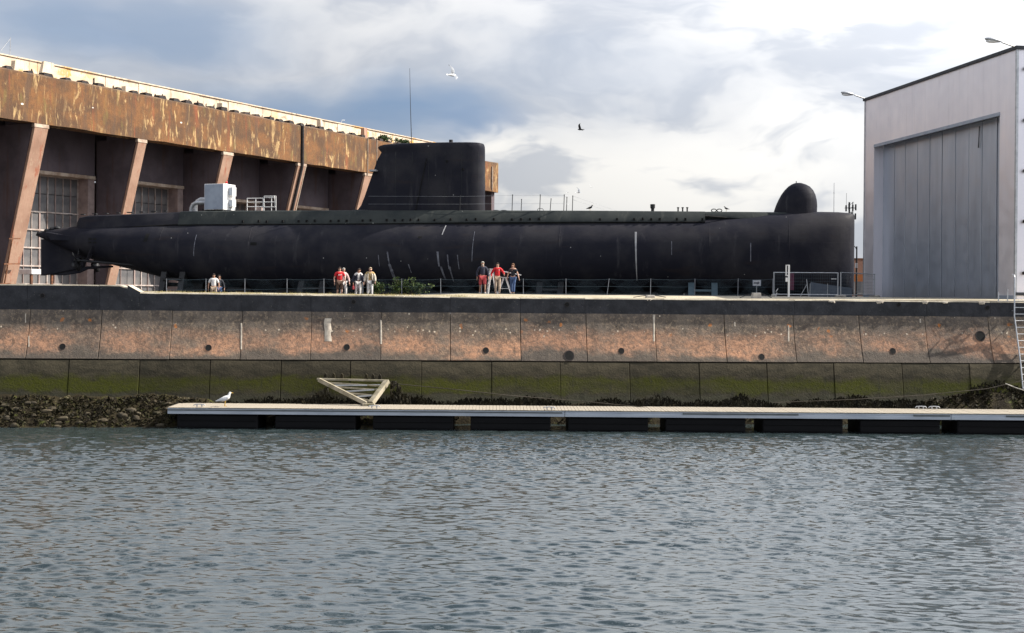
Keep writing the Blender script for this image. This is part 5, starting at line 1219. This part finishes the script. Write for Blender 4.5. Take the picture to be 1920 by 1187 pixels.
def person(px, py_head, y, label, yaw, shirt, legs, hair, skin=0, sleeve=1.0, leglen=1.0, pose=None, longhair=False, beard=None, jacket=None, width=1.0, extras=None, facing_deg=None):
    p = at(px, py_head, y); g = ground_at(p.x, y); H = p.z - g; k = H / 1.75
    root = thing('person', label, 'person', (p.x, y, g), yaw, 'people on the quay'); root.scale = (k, k, k)
    po = dict(la=(.30, -.05, 1.12), lw=(.29, -.16, .88), ra=(-.30, .03, 1.12), rw=(-.31, -.08, .87), lk=(.10, -.10, .49), lf=(.11, -.06, .07), rk=(-.10, .02, .49), rf=(-.11, .14, .08), head=(0, -.02), lean=(0, 0))
    po.update(pose or {}); W_ = width; lx, ly = po['lean']
    V = {'pel': (0, 0, .95), 'waist': (lx * .3, ly * .3, 1.10), 'chest': (lx * .7, ly * .7, 1.30), 'neckb': (lx, ly, 1.45), 'neck': (lx + po['head'][0] * .4, ly + po['head'][1] * .4, 1.52), 'head': (lx + po['head'][0], ly + po['head'][1], 1.60), 'crown': (lx + po['head'][0], ly + po['head'][1] + .01, 1.685),
         'ls': (.17 * W_ + lx, ly, 1.40), 'rs': (-.17 * W_ + lx, ly, 1.40), 'la': po['la'], 'lw': po['lw'], 'ra': po['ra'], 'rw': po['rw'],
         'lh': (.09, 0, .90), 'rh': (-.09, 0, .90), 'lk': po['lk'], 'lf': po['lf'], 'rk': po['rk'], 'rf': po['rf']}
    def toe(f): return (f[0], f[1] - .15, .035)
    V['lt'] = toe(po['lf']); V['rt'] = toe(po['rf'])
    rad = {'pel': (.135 * W_, .105), 'waist': (.125 * W_, .095), 'chest': (.145 * W_, .105), 'neckb': .075, 'neck': .05, 'head': (.075, .088), 'crown': (.066, .078), 'ls': .062, 'rs': .062, 'la': .043, 'ra': .043, 'lw': .028, 'rw': .028, 'lh': .088, 'rh': .088, 'lk': .056, 'rk': .056, 'lf': .040, 'rf': .040, 'lt': (.035, .025), 'rt': (.035, .025)}
    E = [('pel', 'waist'), ('waist', 'chest'), ('chest', 'neckb'), ('neckb', 'neck'), ('neck', 'head'), ('head', 'crown'), ('neckb', 'ls'), ('neckb', 'rs'), ('ls', 'la'), ('la', 'lw'), ('rs', 'ra'), ('ra', 'rw'), ('pel', 'lh'), ('pel', 'rh'), ('lh', 'lk'), ('lk', 'lf'), ('rh', 'rk'), ('rk', 'rf'), ('lf', 'lt'), ('rf', 'rt')]
    names = list(V); idx = {n: i for i, n in enumerate(names)}
    bv, bf = skin_mesh([V[n] for n in names], [(idx[a], idx[b_]) for a, b_ in E], [rad[n] for n in names])
    b = MB(); b.add(bv, bf); hc = Vector(V['head']); fy = -.088
    b.loft([[(hc.x - .012, hc.y + fy + .01, hc.z + .045), (hc.x + .012, hc.y + fy + .01, hc.z + .045), (hc.x + .012, hc.y + fy + .02, hc.z + .04), (hc.x - .012, hc.y + fy + .02, hc.z + .04)], [(hc.x - .018, hc.y + fy - .02, hc.z - .005), (hc.x + .018, hc.y + fy - .02, hc.z - .005), (hc.x + .018, hc.y + fy + .02, hc.z - .012), (hc.x - .018, hc.y + fy + .02, hc.z - .012)]])
    for s in (-1, 1): b.ell((hc.x + s * .078, hc.y + .005, hc.z + .02), (.012, .022, .034), 6, 5)
    # hands: palm and five bent fingers
    for e, w_ in (('la', 'lw'), ('ra', 'rw')):
        d = (Vector(V[w_]) - Vector(V[e])).normalized(); q0 = Vector(V[w_]); sd = d.cross(Vector((1, 0, 0)));
        sd = sd.normalized() if sd.length > .05 else Vector((0, 1, 0)); nn = d.cross(sd).normalized(); sgn = 1 if w_ == 'lw' else -1
        rings = []
        for t_, hw, th in ((0, .026, .017), (.03, .036, .016), (.085, .040, .013)): c = q0 + d * t_; rings.append([c + sd * hw + nn * th, c + sd * hw - nn * th, c - sd * hw - nn * th, c - sd * hw + nn * th])
        b.loft(rings)
        for f, (o_, ln) in enumerate(((-.030, .062), (-.010, .074), (.010, .078), (.030, .066))):
            c = q0 + d * .08 + sd * o_; cu = nn * (-.3 * sgn); b.tube([c, c + d * ln * .45 + cu * ln * .15, c + d * ln * .8 + cu * ln * .5, c + d * ln + cu * ln * .95], [.009, .0085, .008, .006], 5)
        c = q0 + d * .025 - sd * .03; b.tube([c, c + d * .03 - sd * .028, c + d * .065 - sd * .036], [.011, .010, .008], 5)
    body = b.build('body', SKIN[skin], root, smooth=60, recalc=True)
    m = MB()
    for s in (-1, 1): m.ell((hc.x + s * .03, hc.y + fy - .004, hc.z + .035), (.012, .006, .007), 6, 4)
    m.box((hc.x, hc.y + fy - .002, hc.z - .042), (.05, .008, .010)); m.build('face_features', MT['dark_hair'], body)
    # clothes follow the same skeleton, a little wider
    def wear(name, nodes, edges, grow, mat, cut=None):
        Vn = dict(V)
        if cut:
            for key, (f, t_, fr) in cut.items(): Vn[key] = tuple(Vector(V[f]).lerp(Vector(V[t_]), fr))
        ii = {n: i for i, n in enumerate(nodes)}; rr = []
        for n in nodes:
            base = rad.get(n, None)
            if base is None:
                f, t_, fr = cut[n]; bb = lambda q: q[0] if isinstance(q, tuple) else q
                base = bb(rad[f]) * (1 - fr) + bb(rad[t_]) * fr
            rr.append(tuple(q + grow for q in base) if isinstance(base, tuple) else base + grow)
        v_, f_ = skin_mesh([Vn[n] for n in nodes], [(ii[a], ii[c]) for a, c in edges], rr); mm = MB(); mm.add(v_, f_)
        return mm.build(name, mat, root, smooth=60)
    if sleeve >= 1: se = ['la', 'ra', 'lx', 'rx']; ed = [('ls', 'la'), ('rs', 'ra'), ('la', 'lx'), ('ra', 'rx')]; cut = {'lx': ('la', 'lw', .85), 'rx': ('ra', 'rw', .85)}
    else: se = ['lx', 'rx']; ed = [('ls', 'lx'), ('rs', 'rx')]; cut = {'lx': ('ls', 'la', sleeve * 1.6), 'rx': ('rs', 'ra', sleeve * 1.6)}
    wear('shirt', ['pel', 'waist', 'chest', 'neckb', 'ls', 'rs'] + se, [('pel', 'waist'), ('waist', 'chest'), ('chest', 'neckb'), ('neckb', 'ls'), ('neckb', 'rs')] + ed, .020, shirt, cut)
    if jacket:
        for s, a_ in (('l', 1), ('r', -1)):
            mm = MB(); rings = []
            for zc in np.linspace(.86, 1.44, 7):
                w2 = lerp([.86, 1.1, 1.3, 1.44], [.19, .175, .19, .12], zc) * W_; dp = lerp([.86, 1.3, 1.44], [.15, .155, .10], zc); cx = lerp([.86, 1.45], [0, lx], zc); cy = lerp([.86, 1.45], [0, ly], zc)
                rings.append([(cx + a_ * w2 * math.sin(q) , cy + dp * math.cos(q), zc) for q in np.linspace(R(0), R(152), 9)])
            mm.loft(rings, cap=False, close=False); jo = mm.build('jacket_front', jacket, root, smooth=60); md = jo.modifiers.new('t', 'SOLIDIFY'); md.thickness = .015
            wear('sleeve', [s + 's', s + 'a', s + 'x'], [(s + 's', s + 'a'), (s + 'a', s + 'x')], .030, jacket, {s + 'x': (s + 'a', s + 'w', .9)})
    if leglen >= 1: ln = ['lk', 'rk', 'ly', 'ry']; le = [('lh', 'lk'), ('rh', 'rk'), ('lk', 'ly'), ('rk', 'ry')]; cut = {'ly': ('lk', 'lf', .92), 'ry': ('rk', 'rf', .92)}
    else: ln = ['ly', 'ry']; le = [('lh', 'ly'), ('rh', 'ry')]; cut = {'ly': ('lh', 'lk', leglen * 1.7), 'ry': ('rh', 'rk', leglen * 1.7)}
    wear('trousers' if leglen >= 1 else 'shorts', ['pel', 'lh', 'rh'] + ln, [('pel', 'lh'), ('pel', 'rh')] + le, .024 if leglen >= 1 else .034, legs, cut)
    for f in ('lf', 'rf'):
        q = V[f]; mm = MB(); mm.loft([[(q[0] + sx * .045, q[1] + dy, z) for sx, z in ((-1, .0), (1, .0), (.8, zt), (-.8, zt))] for dy, zt in ((.06, .09), (-.05, .10), (-.14, .06), (-.2, .04))]); mm.build('shoe', MT['shoe'] if leglen >= 1 else MT['trainer'], root, smooth=40)
    # hair cap
    c = Vector(V['crown']); mm = MB(); rings = []
    for pz in np.linspace(-28, 88, 8):
        q = R(pz); ring = []
        for k_ in range(14):
            an = 2 * math.pi * k_ / 14; front = max(0, -math.sin(an)); z = c.z - .03 + .098 * math.sin(q)
            if pz < 25: z += front * (.055 * (25 - pz) / 53 + .02)
            ring.append((c.x + .088 * math.cos(q) * math.cos(an) * random.uniform(.96, 1.05), c.y + .01 + .102 * math.cos(q) * math.sin(an) * random.uniform(.96, 1.05), z))
        rings.append(ring)
    mm.loft(rings); mm.build('hair', hair, root, smooth=60)
    if longhair:
        mm = MB(); rings = []
        for t_ in np.linspace(0, 1, 6): rings.append([(hc.x + (.095 + .02 * t_) * math.cos(q), hc.y + .025 + (.085 - .02 * t_) * math.sin(q), hc.z + .06 - .25 * t_) for q in np.linspace(R(-25), R(205), 11)])
        mm.loft(rings, cap=False, close=False); o = mm.build('hair', hair, root, smooth=60); md = o.modifiers.new('t', 'SOLIDIFY'); md.thickness = .03
    if beard:
        mm = MB(); mm.ell((hc.x, hc.y - .05, hc.z - .055), (.062, .052, .05), 10, 6); mm.build('beard', beard, root, smooth=60)
    if extras: extras(root, V)
    return root
navy = cloth('navy_wool', (.022, .024, .045)); red = cloth('red_cotton', (.60, .018, .025)); redsh = cloth('faded_red_cotton', (.58, .085, .09)); beige = cloth('beige_cotton', (.52, .40, .29)); black = cloth('black_cotton', (.018, .020, .028)); jean = cloth('blue_denim', (.075, .13, .27)); white = cloth('white_cotton', (.78, .75, .72)); brown = cloth('brown_cotton', (.11, .06, .04)); cream = cloth('cream_jacket', (.70, .62, .50)); tan = cloth('tan_shirt', (.55, .38, .16)); pink = cloth('pink_white_cotton', (.72, .50, .47))
def holds_bag(mat, hand='rw', sz=(.10, .22, .22)):
    def f(root, V):
        q = Vector(V[hand]); m = MB(); m.box(q + Vector((0, -.02, -.28)), sz, taper=.85); bag = m.build('hand_bag', mat, root, bevel=.03)
        m = MB(); m.tube([q + Vector((0, -.08, -.18)), q + Vector((0, -.03, -.06)), q + Vector((0, .04, -.18))], .010, 5); m.build('handle', mat, bag)
    return f
def shoulder_bag(root, V):
    m = MB(); m.tube([(-.13, -.13, 1.46), (-.05, -.17, 1.3), (.06, -.17, 1.12), (.16, -.14, .95)], .016, 5); st = m.build('bag_strap', MT['shoe'], root)
    m = MB(); m.box((.17, -.15, .88), (.2, .1, .22), taper=.9); m.build('shoulder_bag', MT['shoe'], root, bevel=.03)
def shirt_print(root, V):
    m = MB()
    for x, w_ in ((-.08, .05), (-.01, .05), (.07, .06)): m.box((x, -.135, 1.31 + x * .1), (w_, .012, .045))
    m.build('shirt_print', white, root)
def chest_badge(root, V):
    m = MB(); m.ell((.07, -.128, 1.34), (.028, .012, .03), 8, 5); m.build('badge', white, root)
person(905, 490, 65.8, 'grey-haired bearded person in navy jumper and red shorts walking on the quay', R(12), navy, redsh, MT['grey_hair'], 1, 1.0, .62, dict(lk=(.11, -.14, .5), lf=(.12, -.12, .07), rk=(-.1, .06, .48), rf=(-.11, .2, .1)), beard=MT['grey_hair'], width=1.1)
person(933, 492.5, 66.0, 'person in bright red shirt and beige trousers carrying a white stepladder', R(10), red, beige, MT['dark_hair'], 0, 1.0, 1.0, dict(la=(.36, .0, 1.16), lw=(.34, -.22, 1.1), ra=(-.34, .02, 1.14), rw=(-.36, -.16, .95), lk=(.10, -.04, .49), rk=(-.1, -.06, .49), rf=(-.11, -.02, .08)), extras=chest_badge, width=1.05)
person(962, 493.5, 66.2, 'long-haired person in black top and blue jeans at the right of the walkers', R(-14), black, jean, MT['brown_hair'], 0, .35, 1.0, dict(la=(.28, .02, 1.13), lw=(.36, -.06, .9), lk=(.09, -.12, .5), lf=(.08, -.1, .07)), longhair=True, width=.92)
person(637, 500.5, 67.8, 'person in red printed T-shirt and brown shorts standing on the quay', R(22), red, brown, MT['dark_hair'], 0, .42, .62, width=1.2, extras=shirt_print)
person(644.5, 502, 69.0, 'grey-haired person in pale pink top half hidden behind the red T-shirt', R(30), pink, white, MT['grey_hair'], 0, 1.0, 1.0)
person(671.5, 503, 68.0, 'dark-haired person in open navy jacket and white trousers looking down', R(20), white, white, MT['dark_hair'], 1, 1.0, 1.0, dict(head=(.03, -.06), lean=(.02, -.03)), jacket=navy, extras=holds_bag(cloth('red_leather', (.5, .06, .07))))
person(694, 501, 67.6, 'fair-haired person in cream jacket and white trousers with a black shoulder bag', R(10), tan, white, MT['blond_hair'], 0, 1.0, 1.0, dict(head=(.02, -.05)), jacket=cream, width=1.15, extras=shoulder_bag)
person(401, 513, 70.3, 'bald-looking person in a loose white shirt at the left of the quay', R(14), white, beige, MT['dark_hair'], 1, .5, 1.0, width=1.15)
person(411, 515.5, 71.3, 'person in dark clothes half hidden behind the white shirt at the left', R(25), black, jean, MT['dark_hair'], 1, 1.0, 1.0)
def stepladder():
    y = 66.6; a = at(929, 551, y); g = ground_at(a.x, y); root = thing('stepladder', 'white folding stepladder held between the navy jumper and red shirt', 'stepladder', (a.x, y, g), R(12))
    H = 1.28
    top = Vector((-.2, 0, H))
    for yy in (-.18, .18):
        m = MB(); m.bar((-.42, yy, 0), (-.26, yy * .8, H), .05, .06); m.build('front_rail', MT['white'], root)
        m = MB(); m.bar((.05, yy, 0), (-.16, yy * .8, H), .035, .045); m.build('rear_rail', MT['white'], root)
    for i in range(1, 5):
        t_ = i / 5; x = -.42 + .16 * t_; m = MB(); m.box((x, 0, H * t_), (.12, .34, .03)); m.build('step', MT['white'], root)
    m = MB(); m.box((-.21, 0, H + .02), (.26, .36, .04)); m.build('top_step', MT['white'], root)
    root2_y = 66.8; b_ = at(944, 551, root2_y); r2 = thing('trestle_frame', 'white A-shaped trestle frame behind the red shirt and black top', 'trestle', (b_.x, root2_y, ground_at(b_.x, root2_y)), R(8)); H = .86
    for yy in (-.2, .2):
        m = MB(); m.bar((-.30, yy, 0), (.0, yy * .8, H), .045, .05); m.build('leg', MT['white'], r2)
        m = MB(); m.bar((.42, yy, 0), (.12, yy * .8, H), .045, .05); m.build('leg', MT['white'], r2)
    m = MB(); m.box((.06, 0, H + .02), (.36, .45, .04)); m.build('top_bar', MT['white'], r2)
    for z in (.3, ): m = MB(); m.box((.06, -.18, z), (.5, .03, .03)); m.build('cross_bar', MT['white'], r2)
    p0 = at(939, 508, 66.6); p1 = at(977, 516, 66.7); m = MB(); m.bar((0, 0, 0), p1 - p0, .12, .05); tag(m.build('white_plank', MT['white'], None, bevel=.008, loc=p0), 'narrow white plank carried behind the long-haired person in black', 'plank')
stepladder()

# ================================================================== BIRDS
cloth('gull_white', (.80, .79, .77)); cloth('gull_grey', (.36, .38, .41)); cloth('bird_dark', (.03, .03, .035)); cloth('beak', (.62, .38, .06))
def standing_bird(p, s, yaw, label, bodym, wingm, cat='gull'):
    root = thing('standing_bird', label, cat, p, yaw); root.scale = (s, s, s)
    V = [(-.20, 0, .21), (-.10, 0, .24), (.04, 0, .27), (.13, 0, .33), (.16, 0, .42), (.185, 0, .475), (.235, 0, .475)]; r = [.025, .075, .095, .07, .048, .05, .02]
    v_, f_ = skin_mesh(V, [(i, i + 1) for i in range(6)], r, 1, 2); m = MB(); m.add(v_, f_); b = m.build('body', bodym, root, smooth=60)
    m = MB(); m.tube([(.23, 0, .472), (.28, 0, .468), (.305, 0, .455)], [.014, .011, .004], 6); m.build('beak', MT['beak'], root)
    for sg in (-1, 1):
        m = MB(); rings = []
        for x, h, z in ((.10, .05, .30), (0, .075, .275), (-.12, .06, .25), (-.23, .03, .215), (-.31, .008, .19)): rings.append([(x, sg * (.088 - .12 * max(0, -x)), z - h), (x, sg * (.105 - .13 * max(0, -x)), z), (x, sg * (.07 - .1 * max(0, -x)), z + h * .8)])
        m.loft(rings); m.build('wing', wingm, root, smooth=60)
        m = MB(); m.tube([(.02, sg * .04, .2), (.02, sg * .045, .1), (.0, sg * .045, .01)], .010, 5); m.tube([(0, sg * .045, .008), (.07, sg * .05, .006)], .008, 4); m.build('leg', MT['beak'], root)
        m = MB(); m.ell((.20, sg * .036, .485), (.009, .005, .009), 6, 4); m.build('eye', MT['bird_dark'], root)
p = at(421, 763, 53.1); standing_bird((p.x, 53.1, .868), 1.18, R(20), 'white gull with grey wings standing on the pontoon', MT['gull_white'], MT['gull_grey'])
s, z = deck(1106, -.8); standing_bird(SF.w(s, -.8, z + .02), .85, R(-10), 'dark bird perched on the submarine foredeck', MT['bird_dark'], MT['bird_dark'], 'bird')
s, z = deck(1362, -.6); standing_bird(SF.w(s, -.6, z + .02), .7, R(150), 'small dark bird perched beside the deck fairlead near the dome', MT['bird_dark'], MT['bird_dark'], 'bird')
def flying_bird(px, py, y, span, yaw, dih, bodym, label, bank=0.0, cat='gull'):
    root = thing('flying_bird', label, cat, at(px, py, y)); k = span / 1.3; root.scale = (k, k, k); root.rotation_euler = (bank, 0, yaw)
    v_, f_ = skin_mesh([(-.30, 0, 0), (-.14, 0, 0), (.05, 0, 0), (.2, 0, .02), (.29, 0, .02)], [(0, 1), (1, 2), (2, 3), (3, 4)], [(.05, .015), .07, .085, .055, .02], 1, 2); m = MB(); m.add(v_, f_); m.build('body', bodym, root, smooth=60)
    for sg in (-1, 1):
        m = MB(); rings = []
        for t_, c, x in ((.05, .13, .02), (.25, .12, .06), (.42, .09, .05), (.56, .05, -.04), (.66, .01, -.14)):
            z = dih * t_ if t_ < .3 else dih * .3 + (t_ - .3) * dih * .1; rings.append([(x + c, sg * t_, z), (x, sg * t_, z + .018), (x - c, sg * t_, z - .005), (x, sg * t_, z - .008)])
        m.loft(rings); m.build('wing', bodym if bodym != MT['gull_white'] else MT['gull_grey'], root, smooth=60)
    m = MB(); m.prism([(-.28, -.03), (-.28, .03), (-.42, .07), (-.42, -.07)], -.006, .006, 'z'); m.build('tail', bodym, root)
flying_bird(848, 141, 70, 1.15, R(35), .7, MT['gull_white'], 'white gull flying high above the sail against the grey cloud', .9)
flying_bird(1088, 243, 75, .75, R(160), .9, MT['bird_dark'], 'dark bird flying right of the sail in front of the bright cloud', .5, 'bird')
flying_bird(1085, 361, 130, 1.1, R(15), .9, MT['gull_white'], 'small far gull flying just above the deck wires', .6)
flying_bird(1108, 351, 150, .7, R(70), .9, MT['gull_white'], 'tiny far gull flying above and right of the deck wires', .6)
flying_bird(1064, 361, 150, .5, R(40), .9, MT['gull_white'], 'tiniest far gull directly above the deck stanchions', .5)
